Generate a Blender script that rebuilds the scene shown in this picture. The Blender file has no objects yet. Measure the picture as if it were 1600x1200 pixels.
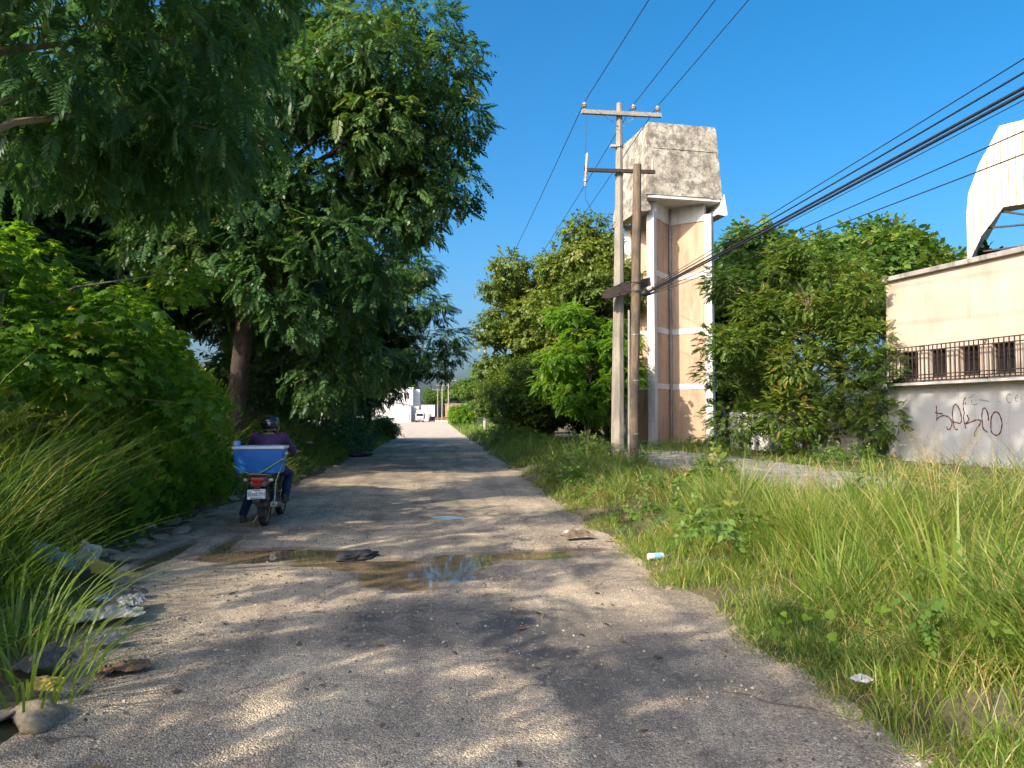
import bpy, bmesh, math, random
import numpy as np
from mathutils import Vector, Matrix

# ------------------------------------------------------------------ camera, sky, sun, exposure
scn = bpy.context.scene
col = scn.collection
cam_d = bpy.data.cameras.new('camera'); cam = bpy.data.objects.new('camera', cam_d); col.objects.link(cam)
cam.location = (0, 0, 1.6)
cam.rotation_euler = (math.radians(90 + 2.386), 0, math.radians(-5.47))
cam_d.sensor_width = 36; cam_d.lens = 27.0; cam_d.clip_start = 0.05; cam_d.clip_end = 3000
scn.camera = cam

SUN_AZ, SUN_EL = 229.0, 32.0          # clockwise from +Y, degrees
world = bpy.data.worlds.new('World'); scn.world = world; world.use_nodes = True
wn = world.node_tree; wn.nodes.clear()
wo = wn.nodes.new('ShaderNodeOutputWorld'); wb = wn.nodes.new('ShaderNodeBackground'); sk = wn.nodes.new('ShaderNodeTexSky')
sk.sky_type = 'NISHITA'; sk.sun_disc = False
sk.sun_elevation = math.radians(SUN_EL); sk.sun_rotation = math.radians(SUN_AZ)
sk.air_density = 0.8; sk.dust_density = 5.2; sk.ozone_density = 3.5; sk.altitude = 0
hs = wn.nodes.new('ShaderNodeHueSaturation'); hs.inputs['Saturation'].default_value = 1.4; hs.inputs['Hue'].default_value = 0.49
wb.inputs['Strength'].default_value = 0.103
wn.links.new(sk.outputs[0], hs.inputs['Color']); wn.links.new(hs.outputs[0], wb.inputs['Color']); wn.links.new(wb.outputs[0], wo.inputs[0])
sun_d = bpy.data.lights.new('sun', 'SUN'); sun = bpy.data.objects.new('sun', sun_d); col.objects.link(sun)
sa, se = math.radians(SUN_AZ), math.radians(SUN_EL)
SUNV = Vector((math.sin(sa) * math.cos(se), math.cos(sa) * math.cos(se), math.sin(se)))
sun.rotation_euler = SUNV.to_track_quat('Z', 'Y').to_euler()
sun_d.energy = 2.6; sun_d.angle = math.radians(0.53); sun_d.color = (1.0, 0.87, 0.68)
vs = scn.view_settings
vs.view_transform = 'Standard'; vs.look = 'None'; vs.gamma = 1.0; vs.exposure = 1.5
try: vs.use_curve_mapping = False
except Exception: pass
scn.render.engine = 'CYCLES'
cy = scn.cycles
cy.max_bounces = 7; cy.diffuse_bounces = 4; cy.glossy_bounces = 3; cy.transmission_bounces = 4; cy.transparent_max_bounces = 6
cy.use_adaptive_sampling = True; cy.adaptive_threshold = 0.02
cy.use_denoising = True; cy.caustics_reflective = False; cy.caustics_refractive = False
cy.sample_clamp_indirect = 6

rng = np.random.default_rng(11); random.seed(5)
R = math.radians

# ------------------------------------------------------------------ object helpers
def tag(o, label=None, cat=None, group=None, kind=None):
    if label: o['label'] = label
    if cat: o['category'] = cat
    if group: o['group'] = group
    if kind: o['kind'] = kind
    return o
def empty(name, loc=(0, 0, 0), rz=0.0):
    o = bpy.data.objects.new(name, None); col.objects.link(o)
    o.location = loc; o.rotation_euler = (0, 0, rz); o.empty_display_size = 0.1
    return o
def link(name, me, m=None, parent=None, loc=(0, 0, 0), rot=(0, 0, 0)):
    o = bpy.data.objects.new(name, me); col.objects.link(o)
    if m is not None and len(me.materials) == 0: me.materials.append(m)
    o.location = loc; o.rotation_euler = rot
    if parent is not None: o.parent = parent
    return o
def copy_tree(o, parent=None):
    c = o.copy(); col.objects.link(c); c.parent = parent
    for ch in list(o.children): copy_tree(ch, c)
    return c

class MB:
    def __init__(s): s.v = []; s.f = []
    def add(s, vs_, fs_):
        n = len(s.v); s.v += [tuple(v) for v in vs_]; s.f += [tuple(i + n for i in f) for f in fs_]; return s
    def box(s, c, d, rz=0.0, rx=0.0, ry=0.0):
        M = Matrix.Rotation(rz, 3, 'Z') @ Matrix.Rotation(ry, 3, 'Y') @ Matrix.Rotation(rx, 3, 'X')
        vs_ = [Vector(c) + M @ Vector((sx * d[0] / 2, sy * d[1] / 2, sz * d[2] / 2)) for sz in (-1, 1) for sx, sy in ((-1, -1), (1, -1), (1, 1), (-1, 1))]
        return s.add(vs_, [(3, 2, 1, 0), (4, 5, 6, 7), (0, 1, 5, 4), (1, 2, 6, 5), (2, 3, 7, 6), (3, 0, 4, 7)])
    def tube(s, pts, rad, n=8, cap=True, flat=1.0, up=None):
        pts = [Vector(p) for p in pts]
        if not hasattr(rad, '__len__'): rad = [rad] * len(pts)
        rings = []; prev = None
        for i, p in enumerate(pts):
            t = (pts[min(i + 1, len(pts) - 1)] - pts[max(i - 1, 0)]).normalized()
            if prev is None:
                a = Vector(up) if up else (Vector((0, 0, 1)) if abs(t.z) < 0.9 else Vector((1, 0, 0)))
            else: a = prev
            x = (a - t * a.dot(t)).normalized(); y = t.cross(x); prev = x
            rings.append([p + (x * math.cos(2 * math.pi * k / n) * flat + y * math.sin(2 * math.pi * k / n)) * rad[i] for k in range(n)])
        vs_ = [v for r in rings for v in r]; fs_ = []
        for i in range(len(pts) - 1):
            for k in range(n):
                fs_.append((i * n + k, i * n + (k + 1) % n, (i + 1) * n + (k + 1) % n, (i + 1) * n + k))
        if cap: fs_ += [tuple(reversed(range(n))), tuple(range((len(pts) - 1) * n, len(pts) * n))]
        return s.add(vs_, fs_)
    def lathe(s, prof, n=16, axis='Z', c=(0, 0, 0), closed=False):
        vs_ = []
        for r, h in prof:
            for k in range(n):
                a = 2 * math.pi * k / n; x, y = r * math.cos(a), r * math.sin(a)
                v = {'Z': (x, y, h), 'X': (h, x, y), 'Y': (y, h, x)}[axis]
                vs_.append((v[0] + c[0], v[1] + c[1], v[2] + c[2]))
        fs_ = []; m = len(prof)
        for i in range(m if closed else m - 1):
            j = (i + 1) % m
            for k in range(n): fs_.append((i * n + k, i * n + (k + 1) % n, j * n + (k + 1) % n, j * n + k))
        if not closed: fs_ += [tuple(reversed(range(n))), tuple(range((m - 1) * n, m * n))]
        return s.add(vs_, fs_)
    def prism(s, poly, z0, z1, plane='XY'):
        def mk(p, z): return (p[0], p[1], z) if plane == 'XY' else ((p[0], z, p[1]) if plane == 'XZ' else (z, p[0], p[1]))
        n = len(poly); vs_ = [mk(p, z0) for p in poly] + [mk(p, z1) for p in poly]
        return s.add(vs_, [tuple(reversed(range(n))), tuple(range(n, 2 * n))] + [(k, (k + 1) % n, n + (k + 1) % n, n + k) for k in range(n)])
    def ell(s, c, r, n=12, m=8):
        prof = [(math.sin(math.pi * i / m), -math.cos(math.pi * i / m)) for i in range(1, m)]
        k = MB(); k.lathe(prof, n); return s.add([(c[0] + v[0] * r[0], c[1] + v[1] * r[1], c[2] + v[2] * r[2]) for v in k.v], k.f)
    def mesh(s, name, smooth=False, bevel=0.0):
        me = bpy.data.meshes.new(name); me.from_pydata(s.v, [], s.f); me.validate()
        bm = bmesh.new(); bm.from_mesh(me); bmesh.ops.recalc_face_normals(bm, faces=bm.faces)
        if bevel: bmesh.ops.bevel(bm, geom=[e for e in bm.edges if len(e.link_faces) == 2 and e.calc_face_angle() > 0.5], offset=bevel, segments=2, profile=0.6, affect='EDGES')
        bm.to_mesh(me); bm.free()
        if smooth:
            me.polygons.foreach_set('use_smooth', [True] * len(me.polygons))
            try: me.set_sharp_from_angle(angle=R(45))
            except Exception: pass
        return me
    def build(s, name, m, parent=None, loc=(0, 0, 0), rot=(0, 0, 0), smooth=False, bevel=0.0):
        return link(name, s.mesh(name, smooth, bevel), m, parent, loc, rot)

def remesh(mb, name, m, parent, voxel=0.012, smooth=4):
    me = mb.mesh(name); o = bpy.data.objects.new('tmp', me); col.objects.link(o)
    md = o.modifiers.new('r', 'REMESH'); md.mode = 'VOXEL'; md.voxel_size = voxel
    ms = o.modifiers.new('s', 'SMOOTH'); ms.factor = 0.6; ms.iterations = smooth
    dg = bpy.context.evaluated_depsgraph_get(); dg.update()
    nm = bpy.data.meshes.new_from_object(o.evaluated_get(dg)); nm.name = name
    bpy.data.objects.remove(o)
    nm.materials.clear(); nm.polygons.foreach_set('use_smooth', [True] * len(nm.polygons))
    return link(name, nm, m, parent)
def text_mesh(name, body, size, extrude=0.001):
    cu = bpy.data.curves.new(name, 'FONT'); cu.body = body; cu.size = size; cu.extrude = extrude
    cu.align_x = 'CENTER'; cu.align_y = 'CENTER'
    o = bpy.data.objects.new('tmp', cu); col.objects.link(o)
    dg = bpy.context.evaluated_depsgraph_get(); dg.update()
    me = bpy.data.meshes.new_from_object(o.evaluated_get(dg)); me.name = name
    bpy.data.objects.remove(o); bpy.data.curves.remove(cu); me.materials.clear()
    return me

# ------------------------------------------------------------------ numpy noise
_perm = np.random.default_rng(3).random((256, 256))
def vnoise(x, y):
    x = np.asarray(x, float); y = np.asarray(y, float)
    xi = np.floor(x).astype(int); yi = np.floor(y).astype(int); fx = x - xi; fy = y - yi
    fx = fx * fx * (3 - 2 * fx); fy = fy * fy * (3 - 2 * fy)
    a = _perm[xi % 256, yi % 256]; b = _perm[(xi + 1) % 256, yi % 256]; c = _perm[xi % 256, (yi + 1) % 256]; d = _perm[(xi + 1) % 256, (yi + 1) % 256]
    return (a * (1 - fx) + b * fx) * (1 - fy) + (c * (1 - fx) + d * fx) * fy
def fbm(x, y, o=4):
    s = 0; a = 0.5
    for k in range(o): s = s + a * vnoise(np.asarray(x) * 2 ** k + 17 * k, np.asarray(y) * 2 ** k + 31 * k); a *= 0.5
    return s
def sstep(a, b, x):
    t = np.clip((x - a) / (b - a), 0, 1); return t * t * (3 - 2 * t)

# ------------------------------------------------------------------ materials
def nodes(name):
    m = bpy.data.materials.new(name); m.use_nodes = True; nt = m.node_tree; nt.nodes.clear()
    out = nt.nodes.new('ShaderNodeOutputMaterial'); b = nt.nodes.new('ShaderNodeBsdfPrincipled'); nt.links.new(b.outputs[0], out.inputs[0])
    return m, nt, b, out
def nn(nt, t, **kw):
    n = nt.nodes.new(t)
    for k, v in kw.items():
        if k.startswith('i_'): n.inputs[k[2:].replace('_', ' ')].default_value = v
        else: setattr(n, k, v)
    return n
def c4(c): return (c[0], c[1], c[2], 1.0)
def ramp(nt, fac, stops):
    r = nt.nodes.new('ShaderNodeValToRGB'); el = r.color_ramp.elements
    while len(el) < len(stops): el.new(0.5)
    for e, (p, c) in zip(el, stops): e.position = p; e.color = c4(c) if len(c) == 3 else c
    nt.links.new(fac, r.inputs[0]); return r.outputs[0]
def mixc(nt, fac, a, b, mode='MIX'):
    n = nt.nodes.new('ShaderNodeMix'); n.data_type = 'RGBA'; n.blend_type = mode
    for s, v in ((n.inputs[0], fac), (n.inputs[6], a), (n.inputs[7], b)):
        if hasattr(v, 'is_output'): nt.links.new(v, s)
        else: s.default_value = c4(v) if isinstance(v, (tuple, list)) else v
    return n.outputs[2]
def mathn(nt, op, a, b=0.0):
    n = nt.nodes.new('ShaderNodeMath'); n.operation = op
    for s, v in ((n.inputs[0], a), (n.inputs[1], b)):
        if hasattr(v, 'is_output'): nt.links.new(v, s)
        else: s.default_value = v
    return n.outputs[0]
def coords(nt, kind='Object'): return nt.nodes.new('ShaderNodeTexCoord').outputs[kind]
def geopos(nt): return nt.nodes.new('ShaderNodeNewGeometry').outputs['Position']
def noise(nt, vec, scale, detail=4.0, rough=0.55, dist=0.0):
    n = nn(nt, 'ShaderNodeTexNoise'); n.inputs['Scale'].default_value = scale; n.inputs['Detail'].default_value = detail
    n.inputs['Roughness'].default_value = rough; n.inputs['Distortion'].default_value = dist; nt.links.new(vec, n.inputs['Vector']); return n.outputs[0]
def voro(nt, vec, scale, feat='F1'):
    n = nn(nt, 'ShaderNodeTexVoronoi'); n.feature = feat; n.inputs['Scale'].default_value = scale; nt.links.new(vec, n.inputs['Vector']); return n
def bump(nt, b, h, strength=0.3, dist=0.01):
    n = nn(nt, 'ShaderNodeBump'); n.inputs['Strength'].default_value = strength; n.inputs['Distance'].default_value = dist
    nt.links.new(h, n.inputs['Height']); nt.links.new(n.outputs[0], b.inputs['Normal'])
def simple(name, c1, c2=None, rough=0.6, scale=8.0, metal=0.0, bmp=0.15, spec=0.4, bscale=None, lo=0.35, hi=0.65, dist=0.006):
    m, nt, b, out = nodes(name); v = coords(nt)
    if c2 is None: c2 = tuple(x * 0.75 for x in c1)
    f = noise(nt, v, scale, 6.0, 0.65)
    nt.links.new(ramp(nt, f, [(lo, c2), (hi, c1)]), b.inputs['Base Color'])
    b.inputs['Roughness'].default_value = rough; b.inputs['Metallic'].default_value = metal; b.inputs['Specular IOR Level'].default_value = spec
    if bmp: bump(nt, b, noise(nt, v, bscale or scale * 5, 4.0), bmp, dist)
    return m
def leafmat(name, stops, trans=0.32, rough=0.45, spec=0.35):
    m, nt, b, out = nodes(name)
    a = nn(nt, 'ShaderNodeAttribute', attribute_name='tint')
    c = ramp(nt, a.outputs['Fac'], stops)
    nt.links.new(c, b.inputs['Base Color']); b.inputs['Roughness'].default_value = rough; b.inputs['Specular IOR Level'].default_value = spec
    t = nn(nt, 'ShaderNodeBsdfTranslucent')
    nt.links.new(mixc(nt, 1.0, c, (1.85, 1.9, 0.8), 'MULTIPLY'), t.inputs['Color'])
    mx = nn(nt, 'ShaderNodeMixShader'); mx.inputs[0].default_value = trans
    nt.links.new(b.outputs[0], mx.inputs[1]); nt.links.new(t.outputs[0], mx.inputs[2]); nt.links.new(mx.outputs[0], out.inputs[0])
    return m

M = {}
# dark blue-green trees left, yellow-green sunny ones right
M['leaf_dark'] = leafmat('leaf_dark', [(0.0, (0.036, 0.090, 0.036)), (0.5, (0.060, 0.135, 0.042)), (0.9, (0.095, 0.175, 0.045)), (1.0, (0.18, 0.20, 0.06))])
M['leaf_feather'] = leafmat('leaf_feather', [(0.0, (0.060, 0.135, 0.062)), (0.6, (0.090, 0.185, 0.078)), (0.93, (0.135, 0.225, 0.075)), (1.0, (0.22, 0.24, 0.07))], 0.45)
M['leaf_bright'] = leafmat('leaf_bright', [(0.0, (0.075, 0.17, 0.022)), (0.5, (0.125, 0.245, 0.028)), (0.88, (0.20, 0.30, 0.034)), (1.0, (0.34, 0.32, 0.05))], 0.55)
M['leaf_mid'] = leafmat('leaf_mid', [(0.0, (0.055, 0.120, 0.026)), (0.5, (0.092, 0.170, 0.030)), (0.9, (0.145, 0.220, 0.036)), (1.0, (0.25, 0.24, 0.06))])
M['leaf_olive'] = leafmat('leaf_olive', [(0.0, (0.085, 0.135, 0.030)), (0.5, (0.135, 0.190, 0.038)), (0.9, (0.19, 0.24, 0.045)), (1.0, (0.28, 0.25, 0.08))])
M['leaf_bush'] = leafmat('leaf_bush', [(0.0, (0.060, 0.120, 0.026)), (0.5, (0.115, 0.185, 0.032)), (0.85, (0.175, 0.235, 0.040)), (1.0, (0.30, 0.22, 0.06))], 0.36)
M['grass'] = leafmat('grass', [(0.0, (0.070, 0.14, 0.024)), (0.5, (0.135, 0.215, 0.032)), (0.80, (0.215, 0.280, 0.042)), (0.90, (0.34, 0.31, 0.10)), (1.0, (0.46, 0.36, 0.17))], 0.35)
M['drygrass'] = leafmat('drygrass', [(0.0, (0.15, 0.17, 0.04)), (0.5, (0.34, 0.27, 0.10)), (1.0, (0.46, 0.30, 0.13))], 0.3)
M['leaf_dead'] = leafmat('leaf_dead', [(0.0, (0.05, 0.035, 0.02)), (0.6, (0.14, 0.09, 0.045)), (1.0, (0.30, 0.19, 0.09))], 0.1)
M['bark'] = simple('bark', (0.14, 0.11, 0.085), (0.05, 0.04, 0.032), 0.9, 3.0, bmp=0.6, bscale=14, dist=0.03)
M['bark_dark'] = simple('bark_dark', (.075, .058, .045), (.03, .024, .02), .92, 3.0, bmp=.7, bscale=12, dist=.03)
M['bark_pale'] = simple('bark_pale', (0.34, 0.27, 0.19), (0.18, 0.14, 0.10), 0.85, 4.0, bmp=0.4, bscale=16, dist=0.02)
M['steel'] = simple('steel', (0.42, 0.42, 0.42), (0.22, 0.20, 0.18), 0.45, 6, metal=0.8, bmp=0.1)
M['iron'] = simple('iron', (0.035, 0.032, 0.034), (0.075, 0.05, 0.04), 0.65, 5, metal=0.3)
M['wire'] = simple('wire', (0.020, 0.020, 0.028), (0.03, 0.03, 0.035), 0.55, 5, bmp=0)
M['black_plastic'] = simple('black_plastic', (0.018, 0.018, 0.020), (0.03, 0.028, 0.026), 0.4, 9, bmp=0.05)
M['porcelain'] = simple('porcelain', (0.52, 0.47, 0.42), (0.34, 0.29, 0.25), 0.3, 12, bmp=0)
M['white_paint'] = simple('white_paint', (0.78, 0.77, 0.74), (0.60, 0.58, 0.54), 0.7, 2.2, bmp=0.12, bscale=30)

def concrete(name, c1, c2, stain, amt=0.5, vert=True):
    m, nt, b, out = nodes(name); v = geopos(nt)
    c = ramp(nt, noise(nt, v, 1.6, 8, 0.65), [(0.3, c2), (0.7, c1)])
    mp = nn(nt, 'ShaderNodeMapping'); mp.inputs['Scale'].default_value = (2.2, 2.2, 0.35 if vert else 2.2); nt.links.new(v, mp.inputs['Vector'])
    f = ramp(nt, noise(nt, mp.outputs[0], 1.3, 9, 0.7, 0.6), [(0.5, (0, 0, 0)), (0.62, (1, 1, 1))])
    c = mixc(nt, mathn(nt, 'MULTIPLY', f, amt), c, stain)
    nt.links.new(c, b.inputs['Base Color']); b.inputs['Roughness'].default_value = 0.88; b.inputs['Specular IOR Level'].default_value = 0.25
    bump(nt, b, noise(nt, v, 22, 6, 0.7), 0.35, 0.012); return m
M['pole_concrete'] = concrete('pole_concrete', (0.36, 0.33, 0.28), (0.25, 0.23, 0.20), (0.13, 0.12, 0.11), 0.55)
M['peach'] = concrete('peach', (0.52, 0.375, 0.265), (0.43, 0.305, 0.215), (0.20, 0.145, 0.11), 0.42)
M['white_trim'] = concrete('white_trim', (0.66, 0.65, 0.63), (0.52, 0.51, 0.49), (0.28, 0.27, 0.26), 0.42)
M['slab'] = concrete('slab', (0.36, 0.34, 0.31), (0.22, 0.21, 0.19), (0.09, 0.085, 0.075), 0.7, False)
M['coping'] = concrete('coping', (0.38, 0.36, 0.33), (0.26, 0.24, 0.22), (0.10, 0.09, 0.085), 0.6)
M['far_white'] = concrete('far_white', (0.76, 0.76, 0.77), (0.66, 0.66, 0.67), (0.5, 0.5, 0.5), 0.2)
M['far_orange'] = concrete('far_orange', (0.55, 0.28, 0.14), (0.46, 0.23, 0.12), (0.3, 0.15, 0.09), 0.3)

def tankmat():
    m, nt, b, out = nodes('weathered_tank'); v = geopos(nt)
    c = ramp(nt, noise(nt, v, 1.1, 8, 0.6), [(0.3, (0.26, 0.24, 0.20)), (0.5, (0.42, 0.395, 0.335)), (0.7, (0.54, 0.515, 0.455))])
    f1 = ramp(nt, noise(nt, v, 2.6, 12, 0.80, 0.15), [(0.45, (0, 0, 0)), (0.57, (1, 1, 1))])
    c = mixc(nt, mathn(nt, 'MULTIPLY', f1, 0.82), c, (0.10, 0.088, 0.07))
    f2 = ramp(nt, noise(nt, v, 7.5, 9, 0.78, 0.1), [(0.54, (0, 0, 0)), (0.63, (1, 1, 1))])
    c = mixc(nt, mathn(nt, 'MULTIPLY', f2, 0.65), c, (0.085, 0.075, 0.065))
    nt.links.new(c, b.inputs['Base Color']); b.inputs['Roughness'].default_value = 0.93
    bump(nt, b, noise(nt, v, 7, 9, 0.75), 0.7, 0.05); return m
M['tank'] = tankmat()

def wallmat():
    m, nt, b, out = nodes('painted_wall'); v = geopos(nt)
    sx = nn(nt, 'ShaderNodeSeparateXYZ'); nt.links.new(v, sx.inputs[0])
    up = ramp(nt, noise(nt, v, 0.9, 7, 0.6), [(0.3, (0.43, 0.352, 0.29)), (0.7, (0.53, 0.445, 0.375))])
    lo = ramp(nt, noise(nt, v, 0.8, 7, 0.6), [(0.3, (0.36, 0.38, 0.40)), (0.7, (0.48, 0.49, 0.49))])
    h = mathn(nt, 'ADD', sx.outputs[2], mathn(nt, 'MULTIPLY', noise(nt, v, 6, 3), 0.06))
    c = mixc(nt, ramp(nt, mathn(nt, 'GREATER_THAN', h, 2.42), [(0, (0, 0, 0)), (1, (1, 1, 1))]), lo, up)
    mp = nn(nt, 'ShaderNodeMapping'); mp.inputs['Scale'].default_value = (1.5, 1.5, 0.22); nt.links.new(v, mp.inputs['Vector'])
    f = ramp(nt, noise(nt, mp.outputs[0], 1.4, 9, 0.7), [(0.54, (0, 0, 0)), (0.72, (1, 1, 1))])
    c = mixc(nt, mathn(nt, 'MULTIPLY', f, 0.5), c, (0.22, 0.185, 0.15))
    nt.links.new(c, b.inputs['Base Color']); b.inputs['Roughness'].default_value = 0.9; b.inputs['Specular IOR Level'].default_value = 0.2
    bump(nt, b, noise(nt, v, 9, 8, 0.7), 0.3, 0.02); return m
M['wall'] = wallmat()

def woodpole():
    m, nt, b, out = nodes('weathered_pole_wood'); v = geopos(nt)
    mp = nn(nt, 'ShaderNodeMapping'); mp.inputs['Scale'].default_value = (14, 14, 0.7); nt.links.new(v, mp.inputs['Vector'])
    g = noise(nt, mp.outputs[0], 2.0, 8, 0.65)
    c = ramp(nt, g, [(0.3, (0.055, 0.042, 0.032)), (0.55, (0.17, 0.13, 0.09)), (0.75, (0.26, 0.20, 0.14))])
    c = mixc(nt, ramp(nt, noise(nt, v, 1.2, 5), [(0.5, (0, 0, 0)), (0.65, (0.7, 0.7, 0.7))]), c, (0.05, 0.045, 0.04))
    nt.links.new(c, b.inputs['Base Color']); b.inputs['Roughness'].default_value = 0.9
    bump(nt, b, g, 0.7, 0.02); return m
M['pole_wood'] = woodpole()

def roadmat():
    m, nt, b, out = nodes('worn_road'); v = geopos(nt)
    big = noise(nt, v, 0.42, 7, 0.62, 0.5)
    mid = noise(nt, v, 1.9, 8, 0.7, 0.3)
    mixn = mathn(nt, 'ADD', mathn(nt, 'MULTIPLY', big, 0.62), mathn(nt, 'MULTIPLY', mid, 0.38))
    c = ramp(nt, mixn, [(0.38, (0.26, 0.222, 0.180)), (0.46, (0.355, 0.297, 0.230)), (0.52, (0.45, 0.375, 0.283)), (0.60, (0.56, 0.465, 0.345))])
    # stones in the surface, each its own shade
    v1 = voro(nt, v, 95); v2 = voro(nt, v, 230)
    sp = mixc(nt, 0.5, v1.outputs['Color'], v2.outputs['Color'])
    bw = nn(nt, 'ShaderNodeRGBToBW'); nt.links.new(sp, bw.inputs[0])
    k = ramp(nt, bw.outputs[0], [(0.2, (0.40, 0.40, 0.41)), (0.48, (0.92, 0.92, 0.92)), (0.68, (1.3, 1.27, 1.2)), (0.82, (2.1, 2.05, 1.9))])
    c = mixc(nt, 1.0, c, k, 'MULTIPLY')
    # tar patches left of old asphalt
    tar = ramp(nt, noise(nt, v, 1.1, 12, 0.76, 0.8), [(0.50, (0, 0, 0)), (0.60, (1, 1, 1))])
    sx = nn(nt, 'ShaderNodeSeparateXYZ'); nt.links.new(v, sx.inputs[0])
    def spot(cx, cy, rx, ry):
        dx = mathn(nt, 'DIVIDE', mathn(nt, 'SUBTRACT', sx.outputs[0], cx), rx); dy = mathn(nt, 'DIVIDE', mathn(nt, 'SUBTRACT', sx.outputs[1], cy), ry)
        d = mathn(nt, 'ADD', mathn(nt, 'MULTIPLY', dx, dx), mathn(nt, 'MULTIPLY', dy, dy))
        d = mathn(nt, 'ADD', d, mathn(nt, 'MULTIPLY', mathn(nt, 'SUBTRACT', noise(nt, v, 3.0, 8, 0.7), 0.5), 2.6))
        return ramp(nt, d, [(0.25, (1, 1, 1)), (1.0, (0, 0, 0))])
    t2 = mixc(nt, 1.0, spot(0.0, 6.0, 0.95, 0.95), spot(1.05, 5.2, 0.8, 1.5), 'ADD')
    tar = mixc(nt, 1.0, mixc(nt, 0.7, (0, 0, 0), tar), t2, 'ADD')
    c = mixc(nt, mathn(nt, 'MULTIPLY', tar, 0.66), c, (0.098, 0.092, 0.088))
    mp = nn(nt, 'ShaderNodeMapping'); mp.inputs['Scale'].default_value = (1.6, 0.16, 1.0); nt.links.new(v, mp.inputs['Vector'])
    tk_ = ramp(nt, noise(nt, mp.outputs[0], 1.2, 7, 0.6), [(0.38, (0.72, 0.72, 0.73)), (0.5, (1, 1, 1)), (0.66, (1.22, 1.2, 1.16))])
    c = mixc(nt, 1.0, c, tk_, 'MULTIPLY')
    pv = voro(nt, v, 28); pb = nn(nt, 'ShaderNodeRGBToBW'); nt.links.new(pv.outputs['Color'], pb.inputs[0])
    big_st = mathn(nt, 'MULTIPLY', mathn(nt, 'GREATER_THAN', pb.outputs[0], 0.66), mathn(nt, 'LESS_THAN', pv.outputs['Distance'], 0.34))
    c = mixc(nt, mathn(nt, 'MULTIPLY', big_st, 0.45), c, (0.50, 0.45, 0.38))
    dv = nn(nt, 'ShaderNodeVectorMath', operation='ADD'); wv = nn(nt, 'ShaderNodeTexNoise'); wv.inputs['Scale'].default_value = 2.2; wv.inputs['Detail'].default_value = 6; nt.links.new(v, wv.inputs['Vector'])
    ws = nn(nt, 'ShaderNodeVectorMath', operation='SCALE'); ws.inputs['Scale'].default_value = 0.55; nt.links.new(wv.outputs['Color'], ws.inputs[0]); nt.links.new(v, dv.inputs[0]); nt.links.new(ws.outputs[0], dv.inputs[1])
    ck = voro(nt, dv.outputs[0], 1.15, 'DISTANCE_TO_EDGE')
    ckm = mathn(nt, 'MULTIPLY', ramp(nt, ck.outputs['Distance'], [(0.0, (1, 1, 1)), (0.016, (0, 0, 0))]), ramp(nt, noise(nt, v, 0.6, 4), [(0.48, (0, 0, 0)), (0.58, (1, 1, 1))]))
    c = mixc(nt, mathn(nt, 'MULTIPLY', ckm, 0.75), c, (0.05, 0.045, 0.04))
    # paler tone blended in far down the road
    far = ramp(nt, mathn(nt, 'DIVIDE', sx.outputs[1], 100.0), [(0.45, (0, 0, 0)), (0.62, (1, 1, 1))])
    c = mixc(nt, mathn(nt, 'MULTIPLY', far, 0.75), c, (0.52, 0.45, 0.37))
    # damp mud round the hollows
    damp = ramp(nt, sx.outputs[2], [(0.0, (1, 1, 1)), (0.005, (0, 0, 0))])
    c = mixc(nt, mathn(nt, 'MULTIPLY', damp, 0.55), c, (0.12, 0.095, 0.068))
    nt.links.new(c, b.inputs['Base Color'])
    nt.links.new(ramp(nt, tar, [(0.3, (0.85, 0.85, 0.85)), (0.9, (0.5, 0.5, 0.5))]), b.inputs['Roughness'])
    b.inputs['Specular IOR Level'].default_value = 0.3
    hh = mathn(nt, 'ADD', mathn(nt, 'MULTIPLY', v1.outputs['Distance'], -0.7), mathn(nt, 'MULTIPLY', noise(nt, v, 60, 5, 0.7), 0.6))
    hh = mathn(nt, 'ADD', hh, mathn(nt, 'MULTIPLY', mid, 0.6))
    bump(nt, b, hh, 0.75, 0.022); return m
M['road'] = roadmat()

def soilmat(name, c1, c2, c3):
    m, nt, b, out = nodes(name); v = geopos(nt)
    c = ramp(nt, noise(nt, v, 1.4, 9, 0.7), [(0.3, c1), (0.5, c2), (0.7, c3)])
    nt.links.new(c, b.inputs['Base Color']); b.inputs['Roughness'].default_value = 0.95; b.inputs['Specular IOR Level'].default_value = 0.15
    bump(nt, b, noise(nt, v, 14, 8, 0.75), 0.8, 0.05); return m
M['verge'] = soilmat('verge_soil', (0.06, 0.06, 0.03), (0.13, 0.115, 0.065), (0.24, 0.20, 0.14))
M['ground'] = soilmat('ground_soil', (0.04, 0.065, 0.018), (0.07, 0.095, 0.028), (0.12, 0.12, 0.05))
M['stone'] = simple('stone', (0.46, 0.38, 0.28), (0.27, 0.22, 0.16), 0.92, 5, bmp=0.6, bscale=22, dist=0.05)
M['gravel'] = leafmat('gravel_stone', [(0.0, (0.10, 0.095, 0.09)), (0.5, (0.24, 0.21, 0.18)), (1.0, (0.44, 0.40, 0.34))], 0.0, 0.9, 0.2)

def watermat():
    m, nt, b, out = nodes('muddy_water'); v = geopos(nt)
    c = ramp(nt, noise(nt, v, 1.5, 4), [(0.3, (0.15, 0.112, 0.07)), (0.7, (0.24, 0.175, 0.105))])
    nt.links.new(c, b.inputs['Base Color']); b.inputs['Roughness'].default_value = 0.03; b.inputs['IOR'].default_value = 1.33
    b.inputs['Specular IOR Level'].default_value = 0.75
    bump(nt, b, noise(nt, v, 5, 2), 0.04, 0.01); return m
M['water'] = watermat()

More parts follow.
